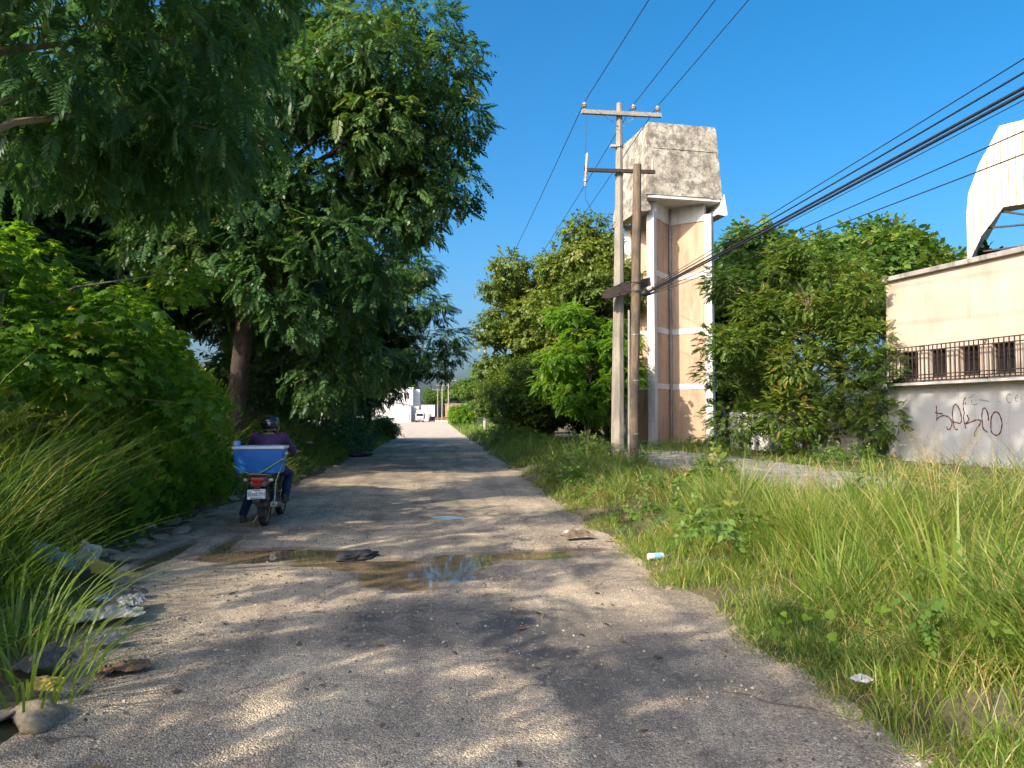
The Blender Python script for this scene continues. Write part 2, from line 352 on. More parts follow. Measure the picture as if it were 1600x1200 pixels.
# ------------------------------------------------------------------ foliage machinery
class Tpl:
    def __init__(s): s.v = []; s.f = []
    def poly(s, pts):
        n = len(s.v); s.v += [tuple(p) for p in pts]; s.f.append(list(range(n, n + len(pts))))
    def done(s):
        s.V = np.array(s.v, float); s.L = np.concatenate([np.array(f) for f in s.f]); s.S = np.cumsum([0] + [len(f) for f in s.f[:-1]]); s.nl = len(s.L); return s
def leaf_pts(base, d, n, ln, w, shape=4, cup=0.0):
    d = Vector(d).normalized(); n = Vector(n); y = n.cross(d).normalized(); z = d.cross(y); b = Vector(base)
    if shape == 4: prof = [(0, 0), (0.45, 1), (1, 0), (0.45, -1)]
    elif shape == 6: prof = [(0, 0), (0.25, 0.85), (0.62, 0.85), (1, 0), (0.62, -0.85), (0.25, -0.85)]
    elif shape == 'heart': prof = [(0.12, 0), (0, 0.45), (0.12, 0.95), (0.45, 1.0), (0.75, 0.55), (1, 0), (0.75, -0.55), (0.45, -1.0), (0.12, -0.95), (0, -0.45)]
    elif shape == 'vine': prof = [(0.1, 0), (0, 0.75), (0.4, 0.95), (1, 0), (0.4, -0.95), (0, -0.75)]
    return [b + d * (t * ln) + y * (s * w) + z * (abs(s) * cup * w - 0.15 * ln * t * t) for t, s in prof]
def t_pinnate(n, L, ll, lw, droop=0.5, ang=55, shape=4, sag=-0.15):
    T = Tpl()
    P = lambda t: Vector((L * t * (1 - 0.15 * droop * t), 0, -droop * L * t * t * 0.6))
    for i in range(n):
        t = 0.12 + 0.88 * (i + 0.5) / n; k = 0.55 + 0.45 * math.sin(math.pi * min(1, 0.15 + 0.85 * t))
        for sd in (-1, 1):
            a = R(ang + random.uniform(-8, 8)); T.poly(leaf_pts(P(t), (math.cos(a), sd * math.sin(a), sag + random.uniform(-.15, .15)), (0, 0, 1), ll * k, lw * k, shape))
    T.poly(leaf_pts(P(1), (1, 0, -droop), (0, 0, 1), ll * 0.8, lw, shape))
    w = 0.004 + L * 0.006
    T.poly([P(0) + Vector((0, w, 0)), P(1), P(0) - Vector((0, w, 0))])
    return T.done()
def t_spray(n, L, ll, lw, shape=6, spread=0.7):
    T = Tpl()
    for i in range(n):
        t = (i + 0.6) / n; a = i * 2.4; e = random.uniform(0.35, 0.8)
        T.poly(leaf_pts((L * t, 0, 0), (e, math.cos(a) * spread, math.sin(a) * spread * 0.7 - 0.25), (0.2, random.uniform(-.3, .3), 1), ll * random.uniform(0.75, 1.15), lw, shape))
    w = 0.004; T.poly([(0, w, 0), (L, 0, 0), (0, -w, 0)])
    return T.done()
def t_palm(n, L, w):                                  # hand-shaped leaf on a stalk
    T = Tpl(); s = 0.45 * L
    for i in range(n):
        a = R(-105 + 210 * i / (n - 1)); k = 0.65 + 0.35 * math.cos(a * 0.8)
        T.poly(leaf_pts((s, 0, 0), (math.cos(a), math.sin(a), -0.25), (0, 0, 1), L * k, w * k, 6))
    T.poly([(0, 0.006, 0), (s, 0, 0), (0, -0.006, 0)])
    return T.done()
def t_vine(n, L, ll, lw):
    T = Tpl()
    for i in range(n):
        t = (i + 0.5) / n; a = random.uniform(-1.3, 1.3)
        T.poly(leaf_pts((L * t, 0.05 * math.sin(i * 2.1), 0), (0.35 * math.cos(a), math.sin(a), -0.75), (0.9, 0, 0.7), ll * random.uniform(0.7, 1.2), lw, 'vine', 0.2))
    T.poly([(0, 0.004, 0), (L, 0, 0), (0, -0.004, 0)])
    return T.done()

def emit(items):
    """items: (tpl, P, X, N, scale, tint) -> V, L, S, T"""
    Vs, Ls, Ss, Ts = [], [], [], []; vo = lo = 0
    for tpl, P, X, N, sc, ti in items:
        m = len(P)
        if m == 0: continue
        X = X / np.linalg.norm(X, axis=1, keepdims=True); Y = np.cross(N, X); ny = np.linalg.norm(Y, axis=1, keepdims=True); Y = Y / np.maximum(ny, 1e-6); Z = np.cross(X, Y)
        B = np.stack([X, Y, Z], axis=1) * np.asarray(sc)[:, None, None]
        V = np.einsum('vk,mkj->mvj', tpl.V, B) + P[:, None, :]
        nv = len(tpl.V)
        Vs.append(V.reshape(-1, 3)); Ls.append((tpl.L[None, :] + (np.arange(m) * nv)[:, None] + vo).ravel())
        Ss.append((tpl.S[None, :] + (np.arange(m) * tpl.nl)[:, None] + lo).ravel()); Ts.append(np.repeat(ti, nv))
        vo += m * nv; lo += m * tpl.nl
    return np.concatenate(Vs), np.concatenate(Ls), np.concatenate(Ss), np.concatenate(Ts)
def np_mesh(name, V, L, S, T=None, smooth=False):
    me = bpy.data.meshes.new(name)
    me.vertices.add(len(V)); me.vertices.foreach_set('co', np.ascontiguousarray(V, np.float32).ravel())
    me.loops.add(len(L)); me.loops.foreach_set('vertex_index', np.ascontiguousarray(L, np.int32))
    me.polygons.add(len(S)); me.polygons.foreach_set('loop_start', np.ascontiguousarray(S, np.int32))
    if smooth: me.polygons.foreach_set('use_smooth', np.ones(len(S), bool))
    if T is not None:
        a = me.attributes.new('tint', 'FLOAT', 'POINT'); a.data.foreach_set('value', np.ascontiguousarray(np.clip(T, 0, 1), np.float32))
    me.update(calc_edges=True); return me
def grid_mesh(name, xs, ys, hf):
    X, Y = np.meshgrid(xs, ys); Z = hf(X, Y); V = np.stack([X, Y, Z], -1).reshape(-1, 3); w = len(xs); h = len(ys)
    i = (np.arange(h - 1)[:, None] * w + np.arange(w - 1)[None, :]).ravel()
    L = np.stack([i, i + 1, i + w + 1, i + w], 1).ravel(); return np_mesh(name, V, L, np.arange(len(i)) * 4, None, True)

def unit(n, g): 
    d = g.normal(size=(n, 3)); return d / np.linalg.norm(d, axis=1, keepdims=True)
def foliage(blobs, tpls, dens, g, droop=0.25, size=(0.8, 1.25), inner=0.55, outw=0.7, layered=0.0, tbias=0.0, lower=-1.0):
    """Leafy twigs through the shells of the clump volumes (cx, cy, cz, rx, ry, rz)."""
    items = []; acc = [[] for _ in tpls]
    for b in blobs:
        c = np.array(b[:3]); r = np.array(b[3:6]); ar = 4 * math.pi * ((r[0] * r[1]) ** 1.6 / 3 + (r[0] * r[2]) ** 1.6 / 3 + (r[1] * r[2]) ** 1.6 / 3) ** (1 / 1.6)
        n = max(6, int(ar * dens)); d = unit(n, g); d = d[d[:, 2] > lower]; n = len(d)
        rr = inner + (1 - inner) * np.sqrt(g.random(n)); lump = 0.82 + 0.36 * vnoise(d[:, 0] * 2.3 + b[0] * 3 + 40, d[:, 1] * 2.3 + d[:, 2] * 2.1 + b[1] * 3 + 40)
        P = c + d * r * (rr * lump)[:, None]
        if layered: P[:, 2] = P[:, 2] * (1 - layered) + layered * (np.round(P[:, 2] / 0.55) * 0.55)
        X = d * outw + unit(n, g) * 0.75; X[:, 2] = X[:, 2] * 0.6 - droop
        N = np.array([0, 0, 1.0]) + unit(n, g) * 0.45 + d * 0.25
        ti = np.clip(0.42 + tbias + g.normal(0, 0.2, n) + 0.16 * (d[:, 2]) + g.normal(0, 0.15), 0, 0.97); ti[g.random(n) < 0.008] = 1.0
        sc = g.uniform(size[0], size[1], n); w = g.integers(0, len(tpls), n)
        for k in range(len(tpls)):
            q = w == k; acc[k].append((P[q], X[q], N[q], sc[q], ti[q]))
    for k, t in enumerate(tpls):
        if acc[k]: items.append((t,) + tuple(np.concatenate([a[j] for a in acc[k]]) for j in range(5)))
    return items
def shell_blobs(c, r, n, bs, g, zmin=-1.0, rmin=0.55, flat=0.7):
    out = []
    d = unit(n * 3, g); d = d[d[:, 2] > zmin][:n]
    for k in d:
        q = g.uniform(rmin, 0.95); s = bs * g.uniform(0.7, 1.25)
        out.append((c[0] + k[0] * r[0] * q, c[1] + k[1] * r[1] * q, c[2] + k[2] * r[2] * q, s, s, s * flat))
    return out
def trunk_mesh(name, base, top, r0, blobs, g, fork=0.45, lean=0.3, every=1, nseg=7, sides=9, limb_r=0.32):
    mb = MB(); b = Vector(base); t = Vector(top); pts = []; rad = []
    for i in range(nseg + 1):
        s = i / nseg; p = b.lerp(t, s); p += Vector((g.normal() * lean * s * 0.3, g.normal() * lean * s * 0.3, 0)) if 0 < i else Vector()
        pts.append(p); rad.append(r0 * (1.35 if i == 0 else 1) * (1 - 0.62 * s))
    mb.tube(pts, rad, sides)
    for k in blobs[::every]:
        e = Vector(k[:3]); h = min(0.97, max(fork, 0.25 + 0.75 * (e.z - b.z) / max(0.5, (t.z - b.z)) - 0.3)); i = h * nseg; a = pts[int(i)].lerp(pts[min(nseg, int(i) + 1)], i - int(i))
        m1 = a.lerp(e, 0.35) + Vector((0, 0, 0.12 * (e - a).length)); m2 = a.lerp(e, 0.7) + Vector((g.normal() * 0.15, g.normal() * 0.15, 0.1 * (e - a).length))
        lr = r0 * limb_r * g.uniform(0.6, 1.1); mb.tube([a, m1, m2, e], [lr, lr * 0.75, lr * 0.5, lr * 0.2], 5)
    return mb.mesh(name, True)
def make_tree(name, label, cat, loc, top, r0, blobs, tpls, leaf, dens, seed, bark='bark', group=None, fork=0.45, every=1, lean=0.3, **kw):
    g = np.random.default_rng(seed); root = empty(name, loc); tag(root, label, cat, group)
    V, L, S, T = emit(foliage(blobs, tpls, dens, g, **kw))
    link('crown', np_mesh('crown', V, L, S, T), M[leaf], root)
    link('trunk', trunk_mesh('trunk', (0, 0, -0.15), top, r0, blobs, g, fork, lean, every), M[bark], root)
    return root

TP_FEATHER = [t_pinnate(10, 0.34, 0.125, 0.019, 0.7, 52, 4, -0.25), t_pinnate(9, 0.30, 0.11, 0.018, 0.5, 55, 4, -0.2), t_pinnate(11, 0.40, 0.12, 0.019, 1.0, 50, 4, -0.3)]
TP_BIG = [t_pinnate(7, 0.55, 0.20, 0.042, 0.5, 55), t_pinnate(6, 0.48, 0.19, 0.045, 0.9, 60), t_pinnate(8, 0.62, 0.20, 0.040, 0.3, 55)]
TP_OVAL = [t_pinnate(6, 0.38, 0.135, 0.040, 0.4, 65), t_pinnate(5, 0.34, 0.135, 0.042, 0.8, 62), t_pinnate(4, 0.26, 0.15, 0.046, 0.6, 60)]
TP_SPRAY = [t_spray(9, 0.42, 0.18, 0.052, 4), t_spray(8, 0.36, 0.15, 0.052, 4), t_spray(7, 0.30, 0.12, 0.04, 4)]
TP_FARSPRAY = [t_spray(8, 0.85, 0.42, 0.13, 4), t_spray(7, 0.75, 0.40, 0.14, 4)]
TP_PALM = [t_palm(7, 0.105, 0.024), t_palm(7, 0.125, 0.026)]
TP_VINE = [t_vine(8, 0.6, 0.11, 0.05), t_vine(7, 0.5, 0.12, 0.055)]

# ------------------------------------------------------------------ the setting: ground, road, verges, water
EL_Y = [0, 3, 4.1, 5.8, 8.0, 9.2, 13, 18, 39, 60, 250]; EL_X = [-1.9, -1.9, -2.0, -2.4, -3.05, -3.5, -3.7, -3.15, -3.05, -3.3, -3.3]
def edge_l(y): return np.interp(y, EL_Y, EL_X)
HOLLOWS = [(-0.22, 8.0, 0.55, 0.75), (0.18, 8.5, 0.36, 0.55), (-1.95, 9.15, 0.85, 0.46), (-1.25, 8.75, 0.45, 0.34), (-0.85, 8.45, 0.3, 0.3),
           (1.0, 8.85, 0.62, 0.26), (1.6, 9.1, 0.42, 0.16), (-3.12, 9.3, 0.13, 1.0), (-2.62, 9.9, 0.12, 0.7), (0.15, 12.3, 0.28, 0.3), (0.55, 13.4, 0.2, 0.25)]
def hollow(x, y):
    w = 0.5 * (fbm(x * 3.1, y * 3.1, 5) - 0.47) * 2; d = np.full(np.shape(x), 9.0)
    for cx, cy_, rx, ry in HOLLOWS: d = np.minimum(d, ((x - cx) / rx) ** 2 + ((y - cy_) / ry) ** 2)
    return sstep(1.9, 0.45, d + w * 1.25)
def h_road(x, y):
    u = 0.013 + 0.022 * (fbm(x * 0.9 + 5, y * 0.7, 4) - 0.3) + 0.008 * (vnoise(x * 7, y * 7) - 0.3)
    near = np.clip(u, 0.003, 0.05) + np.where(y < 30, 0.006 * (vnoise(x * 21, y * 21) - 0.5), 0)
    return near - 0.042 * hollow(x, y)
def h_right(x, y):
    n = 0.5 * (fbm(x * 0.5 + 9, y * 1.4, 4) - 0.45)
    z = -0.06 + 0.13 * sstep(1.80 + n, 2.5 + n, x) + 0.10 * sstep(2.4, 3.2, x) - 0.10 * sstep(3.4, 4.3, x) + 0.27 * sstep(4.7, 5.6, x)
    return z + 0.05 * (fbm(x * 1.3, y * 1.3, 3) - 0.45)
def h_left(x, y):
    e = edge_l(y) + 0.3 * (fbm(x * 0.3 + 3, y * 0.8, 3) - 0.45); d = e - x
    z = -0.06 + 0.15 * sstep(-0.25, 0.45, d) + 0.55 * sstep(0.5, 2.8, d) + 0.4 * sstep(3, 9, d)
    return z + 0.09 * (fbm(x * 1.6, y * 1.6, 4) - 0.45)
def h_yard(x, y): return 0.33 + 0.06 * (fbm(x * 0.8, y * 0.8, 3) - 0.45)

tag(link('ground', grid_mesh('ground', np.linspace(-900, 900, 10), np.linspace(-300, 1500, 10), lambda x, y: np.full(x.shape, -0.22)), M['ground']), kind='structure')
ys = np.concatenate([np.arange(-6, 2.6, 0.4), np.arange(2.6, 14, 0.05), np.arange(14, 40, 0.2), np.arange(40, 262, 2.0)])
tag(link('road', grid_mesh('road', np.arange(-4.5, 3.0, 0.05), ys, h_road), M['road']), kind='structure')
yv = np.concatenate([np.arange(-8, 16, 0.18), np.arange(16, 60, 0.6), np.arange(60, 262, 4)])
tag(link('verge_right', grid_mesh('verge', np.concatenate([np.arange(1.5, 3, 0.12), np.arange(3, 5.75, 0.25)]), yv, h_right), M['verge']), kind='structure')
yl = np.concatenate([np.arange(-8, 16, 0.18), np.arange(16, 59, 0.6)])
tag(link('verge_left', grid_mesh('verge', np.concatenate([np.arange(-48, -8, 2.5), np.arange(-8, -1.2, 0.14)]), yl, h_left), M['verge']), kind='structure')
tag(link('yard', grid_mesh('yard', np.concatenate([np.arange(5.65, 18, 0.5), np.arange(18, 92, 4)]), np.concatenate([np.arange(-8, 40, 0.6), np.arange(40, 130, 5)]), h_yard), M['verge']), kind='structure')
tag(link('side_lot', grid_mesh('side_lot', np.linspace(-46, -3.6, 22), np.linspace(59.2, 262, 50), lambda x, y: 0.004 + 0.02 * fbm(x * .3, y * .3)), M['road']), kind='structure')
for nm, x0, x1, y0, y1 in (('puddle', -0.98, 0.478, 6.6, 9.6), ('puddle', -2.93, -0.982, 7.9, 10.8), ('puddle', 0.482, 2.3, 8.2, 9.6), ('puddle', -3.45, -2.935, 7.9, 10.8), ('puddle', -0.3, 0.9, 11.7, 13.9)):
    tag(MB().add([(x0, y0, -0.013), (x1, y0, -0.013), (x1, y1, -0.013), (x0, y1, -0.013)], [(0, 1, 2, 3)]).build(nm, M['water']), kind='structure')

# loose gravel lying on the road
g = np.random.default_rng(21)
def t_stone(seed):
    q = np.random.default_rng(seed); T = Tpl(); p = np.array([(1, 0, 0), (0, 1, 0), (-1, 0, 0), (0, -1, 0), (0, 0, .6), (0, 0, -.5)], float) * q.uniform(.6, 1.2, (6, 1))
    for a in range(4):
        T.poly([p[a], p[(a + 1) % 4], p[4]]); T.poly([p[(a + 1) % 4], p[a], p[5]])
    return T.done()
TS = [t_stone(k) for k in range(4)]
n = 42000
Y = 2.7 + 15 * g.random(n) ** 1.7; X = g.uniform(-3.9, 2.25, n)
keep = (g.random(n) < 0.12 + 0.55 * sstep(0.45, 0.62, fbm(X * 0.7 + 30, Y * 0.7, 3)) + 0.55 * np.exp(-((Y - 7.4) / 0.8) ** 2) * (np.abs(X + 0.5) < 1.6)) & (hollow(X, Y) < 0.35)
X, Y = X[keep], Y[keep]; n = len(X); sz = 0.0045 + 0.015 * g.random(n) ** 3.0
P_ = np.stack([X, Y, h_road(X, Y) + sz * 0.3], 1); w = g.integers(0, 4, n); D_ = unit(n, g); D_[:, 2] *= 0.3
tag(link('gravel', np_mesh('gravel', *emit([(TS[k], P_[w == k], D_[w == k], np.tile([0., 0, 1], ((w == k).sum(), 1)), sz[w == k], g.random((w == k).sum())) for k in range(4)])), M['gravel']),
    'loose pale gravel scattered over the worn road', 'gravel', kind='stuff')

# old concrete platform on the right, broken into slabs
plat = empty('concrete_platform', (0, 0, 0)); tag(plat, 'low weathered concrete platform of cracked slabs beyond the grass ditch', 'platform')
yy = 10.6; random.seed(4)
rows = []
while yy < 24.5:
    d = random.uniform(2.0, 2.9); rows.append((yy, yy + d)); yy += d
for k, (a, b) in enumerate(rows):
    xa = 5.55 + random.uniform(-0.12, 0.15) + (1.3 if k == 0 else 0.5 if k == 1 else 0); xs = [xa, xa + random.uniform(1.1, 1.5), 8.3 + random.uniform(-.3, .4)]
    for i in range(2):
        x0, x1 = xs[i], xs[i + 1]; e = 0.02; dz = random.uniform(-0.02, 0.025)
        pts = [(x0 + e, a + e), ((x0 + x1) / 2, a + e + random.uniform(0, .05)), (x1 - e, a + e), (x1 - e, b - e), ((x0 + x1) / 2 + random.uniform(-.3, .3), b - e - random.uniform(0, .06)), (x0 + e + random.uniform(0, .1), b - e), (x0 + e + random.uniform(-.06, .08), (a + b) / 2)]
        MB().prism(pts, 0.24, 0.415 + dz).build('slab', M['slab'], plat, bevel=0.012)
MB().box((7.1, 17.6, 0.05), (2.5, 13.2, 0.36)).build('rubble_core', M['coping'], plat)

# ------------------------------------------------------------------ water tower
tw = empty('water_tower', (10.75, 35.1, 0.33), R(7)); tag(tw, 'tall concrete water tower with weathered grey tank on peach and white cross-shaped walls', 'water tower')
ZB = [0.0, 2.62, 5.18, 7.73, 10.35]
corners = [(-1.4, -1.4), (1.4, -1.4), (-1.4, 1.4), (1.4, 1.4)]
for cx, cy_ in corners:
    a = math.atan2(cy_, cx); ca, sa_ = math.cos(a), math.sin(a); Lh = math.hypot(cx, cy_)
    MB().box((cx, cy_, 5.2), (0.34, 0.34, 10.6), a).build('column', M['white_trim'], tw, bevel=0.012)
    for k in range(4):
        z0 = ZB[k] + (0.13 if k else 0.12); z1 = ZB[k + 1] - 0.13
        MB().box((ca * (Lh - .17 + .12) / 2, sa_ * (Lh - .17 + .12) / 2, (z0 + z1) / 2), (Lh - .17 - .12, 0.20, z1 - z0), a).build('panel', M['peach'], tw)
    for k in range(1, 4):
        MB().box((ca * (Lh - .17 + .12) / 2, sa_ * (Lh - .17 + .12) / 2, ZB[k]), (Lh - .17 - .12, 0.25, 0.26), a).build('band', M['white_trim'], tw)
    # haunched beam under the tank
    b = MB(); b.prism([(0.12, 10.22), (Lh - 0.17, 10.22), (Lh - .17, 11.0), (0.12, 11.0)], -0.15, 0.15, 'XZ'); o = b.build('beam', M['white_trim'], tw, rot=(0, 0, a))
    MB().box((ca * (Lh - .17 + .12) / 2, sa_ * (Lh - .17 + .12) / 2, 0.06), (Lh - .17 - .12, 0.3, 0.12), a).build('plinth', M['white_trim'], tw)
MB().box((0, 0, 5.5), (0.24, 0.24, 11.0), R(45)).build('core_post', M['peach'], tw)
MB().tube([(0.0, -0.26, 0.1), (0.0, -0.26, 10.95)], 0.055, 10).build('drain_pipe', M['coping'], tw, smooth=True)
for z in (2.0, 4.6, 7.2, 9.6): MB().box((0, -0.255, z), (0.17, 0.14, 0.05)).build('pipe_clamp', M['coping'], tw)
MB().box((0, 0, 11.07), (3.5, 3.66, 0.14)).build('soffit', M['white_trim'], tw)
# the tank: four rough tapering faces
def tank_mesh():
    bm = bmesh.new(); q = np.random.default_rng(8)
    pr = [(1.86, 11.14), (1.84, 11.5), (1.76, 12.8), (1.67, 14.34), (1.65, 14.46), (1.61, 14.50)]; N = 14; rings = []
    for h, z in pr:
        r = []
        for sd in range(4):
            for k in range(N):
                t = -1 + 2 * k / N; x, y = [(t, -1), (1, t), (-t, 1), (-1, -t)][sd]
                r.append(bm.verts.new((x * h + q.normal() * .006, y * h + q.normal() * .006, z + (q.normal() * .018 if z in (11.14, 14.46) else 0))))
        rings.append(r)
    n = 4 * N
    for a, b in zip(rings, rings[1:]):
        for k in range(n): bm.faces.new((a[k], a[(k + 1) % n], b[(k + 1) % n], b[k]))
    bm.faces.new(rings[-1]); bm.faces.new(list(reversed(rings[0])))
    me = bpy.data.meshes.new('tank'); bm.to_mesh(me); bm.free(); return me
tk = link('tank', tank_mesh(), M['tank'], tw)
MB().box((0.1, -1.742, 13.3), (3.2, 0.03, 0.02)).build('joint', M['tank'], tk)
for s in (-1, 1):                                     # flared aprons left and right under the tank
    b = MB(); b.prism([(s * 1.80, 11.13), (s * 1.97, 11.36), (s * 2.13, 10.42), (s * 2.0, 10.36), (s * 1.62, 10.42), (s * 1.62, 10.62), (s * 1.80, 10.85)], -1.84, 1.84, 'XZ')
    b.build('apron', M['tank'] if s < 0 else M['white_trim'], tw)

# ------------------------------------------------------------------ poles and wires
def insulator():
    b = MB(); b.lathe([(.012, 0), (.012, .06), (.055, .065), (.085, .10), (.06, .12), (.05, .13), (.085, .15), (.06, .175), (.04, .19), (.045, .21), (.03, .225)], 12); return b.mesh('insulator', True)
INS = insulator()
cp = empty('utility_pole', (5.19, 22.0, 0.0)); tag(cp, 'tall pale concrete power pole with three insulators on its top crossarm', 'utility pole')
b = MB(); b.tube([(0.0, 0, -0.5), (0.02, 0, 2), (0.07, 0, 6), (0.115, 0, 10.86)], [0.21, 0.19, 0.145, 0.085], 8); b.build('shaft', M['pole_concrete'], cp, bevel=0.0)
MB().box((0.15, -0.13, 10.50), (2.4, 0.11, 0.12), ry=R(0.6)).build('crossarm', M['pole_concrete'], cp, bevel=0.01)
for x, z in ((-0.96, 10.575), (0.51, 10.56), (1.24, 10.55)): link('insulator', INS, M['porcelain'], cp, (x, -0.13, z))
for s in (-1, 1): MB().tube([(0.12 + s * 0.08, -0.1, 10.15), (0.12 + s * 0.5, -0.13, 10.45)], 0.012, 6).build('brace', M['steel'], cp)
MB().box((0.08, -0.16, 8.78), (2.1, 0.09, 0.10)).build('steel_arm', M['iron'], cp)
for z in (8.72, 8.84, 9.55): MB().lathe([(.125, -.02), (.135, -.02), (.135, .02), (.125, .02)], 12, c=(0.09, 0, z), closed=True).build('strap', M['steel'], cp)
MB().box((-0.10, -0.05, 9.55), (0.16, 0.12, 0.07)).build('bracket', M['porcelain'], cp)
b = MB(); b.lathe([(.018, -.48), (.03, -.46), (.03, -.34), (.055, -.33), (.055, -.26), (.03, -.25), (.05, -.15), (.03, -.14), (.055, -.04), (.035, -.03), (.04, .12), (.045, .2), (.04, .5), (.02, .52)], 10); b.build('fuse_cutout', M['porcelain'], cp, (-0.93, -0.2, 8.75), (0, R(4), 0), smooth=True)
MB().box((-0.95, -0.17, 8.75), (0.06, 0.05, 0.3)).build('fuse_bracket', M['iron'], cp)
MB().tube([(1.05, -0.16, 8.83), (1.08, -0.16, 9.2)], [.03, .02], 8).build('stud', M['porcelain'], cp)
MB().tube([(-.95, -.2, 9.25), (-.92, -.2, 9.9), (-.88, -.15, 10.5)], 0.008, 5).build('jumper_wire', M['wire'], cp)
MB().tube([(-.97, -.2, 8.28), (-.95, -.2, 7.9), (-.75, -.2, 7.55), (-.35, -.18, 7.32), (-0.05, -.15, 7.25)], 0.008, 5).build('jumper_wire', M['wire'], cp)
wp = empty('wooden_pole', (5.50, 21.3, 0.0)); tag(wp, 'shorter dark weathered wooden pole standing close beside the concrete pole', 'utility pole')
b = MB(); b.tube([(-0.02, 0, -0.5), (0, 0, 2), (0.08, 0, 5), (0.15, 0, 8.8)], [0.15, 0.145, 0.135, 0.12], 14); b.build('shaft', M['pole_wood'], wp, smooth=True)
MB().tube([(0.15, 0, 8.79), (0.17, 0, 8.97)], [0.03, 0.02], 8).build('top_pin', M['porcelain'], wp)
for z in (1.1, 2.6, 3.9): MB().lathe([(.142, -.015), (.152, -.015), (.152, .015), (.142, .015)], 14, c=(0.0 + z * 0.014, 0, z), closed=True).build('strap', M['steel'], wp)
MB().tube([(-0.16, -0.03, 0), (-0.13, -0.03, 4.6)], 0.03, 8).build('cable_duct', M['coping'], wp)
b = MB(); b.prism([(-0.80, 4.98), (-0.74, 5.22), (-0.30, 5.40), (0.02, 5.42), (0.55, 5.60), (0.58, 5.36), (-0.25, 5.06), (-0.72, 4.95)], -0.09, 0.09, 'XZ'); b.build('tie_beam', M['iron'], wp, (0, 0.27, 0))
for z in (5.1, 5.35): MB().tube([(-.38, .42, z), (-.38, -.15, z), (.25, -.17, z + .05), (.25, .4, z + .05)], 0.015, 6).build('tie_wire', M['wire'], wp)
b = MB(); b.ell((0.33, -0.12, 5.08), (.15, .1, .09)); b.tube([(.1, -.1, 5.1), (.4, -.15, 5.02), (.62, -.2, 5.12), (.5, -.2, 5.25)], .022, 6); b.build('splice_loop', M['wire'], wp, smooth=True)

def wire(name, label, a, b_, sag, r, group, seg=18, extra=None):
    a = Vector(a); b_ = Vector(b_); pts = [a.lerp(b_, k / seg) - Vector((0, 0, sag * 4 * (k / seg) * (1 - k / seg))) for k in range(seg + 1)]
    if extra is not None:
        e = Vector(extra[0]); pts += [b_.lerp(e, k / 12) - Vector((0, 0, extra[1] * 4 * (k / 12) * (1 - k / 12))) for k in range(1, 13)]
    return tag(MB().tube(pts, r, 6).build(name, M['wire']), label, 'cable', group)
for lab, x, z in (('left', 4.23, 10.81), ('middle', 5.70, 10.79), ('right', 6.43, 10.78)):
    dx = x - 5.3
    wire('power_line', f'thin {lab} power line of the three running over the tall pole top', (x + 3.0, -14, z + 2.2), (x, 21.87, z), 0.35, 0.011, 'overhead power lines', 24, ((4.25 + dx, 72, 10.15), 0.55))
CAB = [('thin', 'topmost of the bundle', 5.30, 0.0, 0.008, 5.16), ('medium black', 'second from the top of the bundle', 5.17, 0.02, 0.013, 5.12), ('thick black', 'upper thick one of the bundle', 5.03, 0.05, 0.021, 5.08),
       ('thick black', 'lower thick one of the bundle', 4.94, -0.03, 0.022, 5.04), ('very thin', 'hugging the lower thick cable', 4.89, 0.01, 0.006, 5.0), ('thin', 'upper of two loose wires below the bundle', 4.72, 0.45, 0.008, 5.0), ('thin', 'lowest of all the low cables', 4.50, 0.55, 0.008, 4.97)]
for th, wh, zt, dx, r, z0 in CAB:
    wire('telephone_cable', f'{th} low cable running to the wooden pole, {wh}', (5.95 + dx * 1.6, -10, z0 + (zt - z0) / 0.445), (5.80, 21.15, z0), 0.10, r, 'low cables on the wooden pole')
wire('span_cable', 'low cable going on from the poles down the road past the trees', (5.5, 21.45, 5.0), (4.3, 72, 5.0), 0.9, 0.014, None)
wire('service_cable', 'thin low cable sagging from the concrete pole along the right trees', (5.2, 22.1, 5.2), (4.3, 72, 6.2), 1.3, 0.010, None)

# ------------------------------------------------------------------ peach building on the right
bd = empty('building', (13.54, 18.88, 0.36), R(-78.814)); tag(bd, 'peach and white flat-roofed building with barred windows and graffiti on its wall', 'building')
OP = [(-1.93, -1.30), (-0.93, -0.34), (0.03, 0.68), (0.99, 1.64), (1.96, 2.6), (2.92, 3.56)]; WZ0, WZ1, XA, XB, TOP = 2.30, 3.06, -2.45, 8.0, 5.16
w = MB(); w.box(((XA + XB) / 2, .15, (WZ0 - .4) / 2), (XB - XA, .3, WZ0 + .4)); w.box(((XA + XB) / 2, .15, (WZ1 + TOP) / 2), (XB - XA, .3, TOP - WZ1))
ed = [XA] + [v for o in OP for v in o] + [XB]
for k in range(0, len(ed), 2): w.box(((ed[k] + ed[k + 1]) / 2, .15, (WZ0 + WZ1) / 2), (ed[k + 1] - ed[k], .3, WZ1 - WZ0))
w.box((XA + .15, 5.3, TOP / 2 - .2), (.3, 10, TOP + .4)); w.box(((XA + XB) / 2, 10.15, TOP / 2 - .2), (XB - XA - .7, .3, TOP + .4)); w.box((XB - .15, 5.3, TOP / 2 - .2), (.3, 10, TOP + .4))
w.build('wall', M['wall'], bd)
MB().box(((XA + XB) / 2, 5.1, TOP + .06), (XB - XA + .12, 10.45, .13)).build('roof_slab', M['coping'], bd, bevel=0.015)
gm, gnt, gb, _o = nodes('dark_glass'); gb.inputs['Base Color'].default_value = (.015, .014, .018, 1); gb.inputs['Roughness'].default_value = .12; gb.inputs['Specular IOR Level'].default_value = .5
bump(gnt, gb, noise(gnt, geopos(gnt), 3, 2), .05, .01); M['glass'] = gm
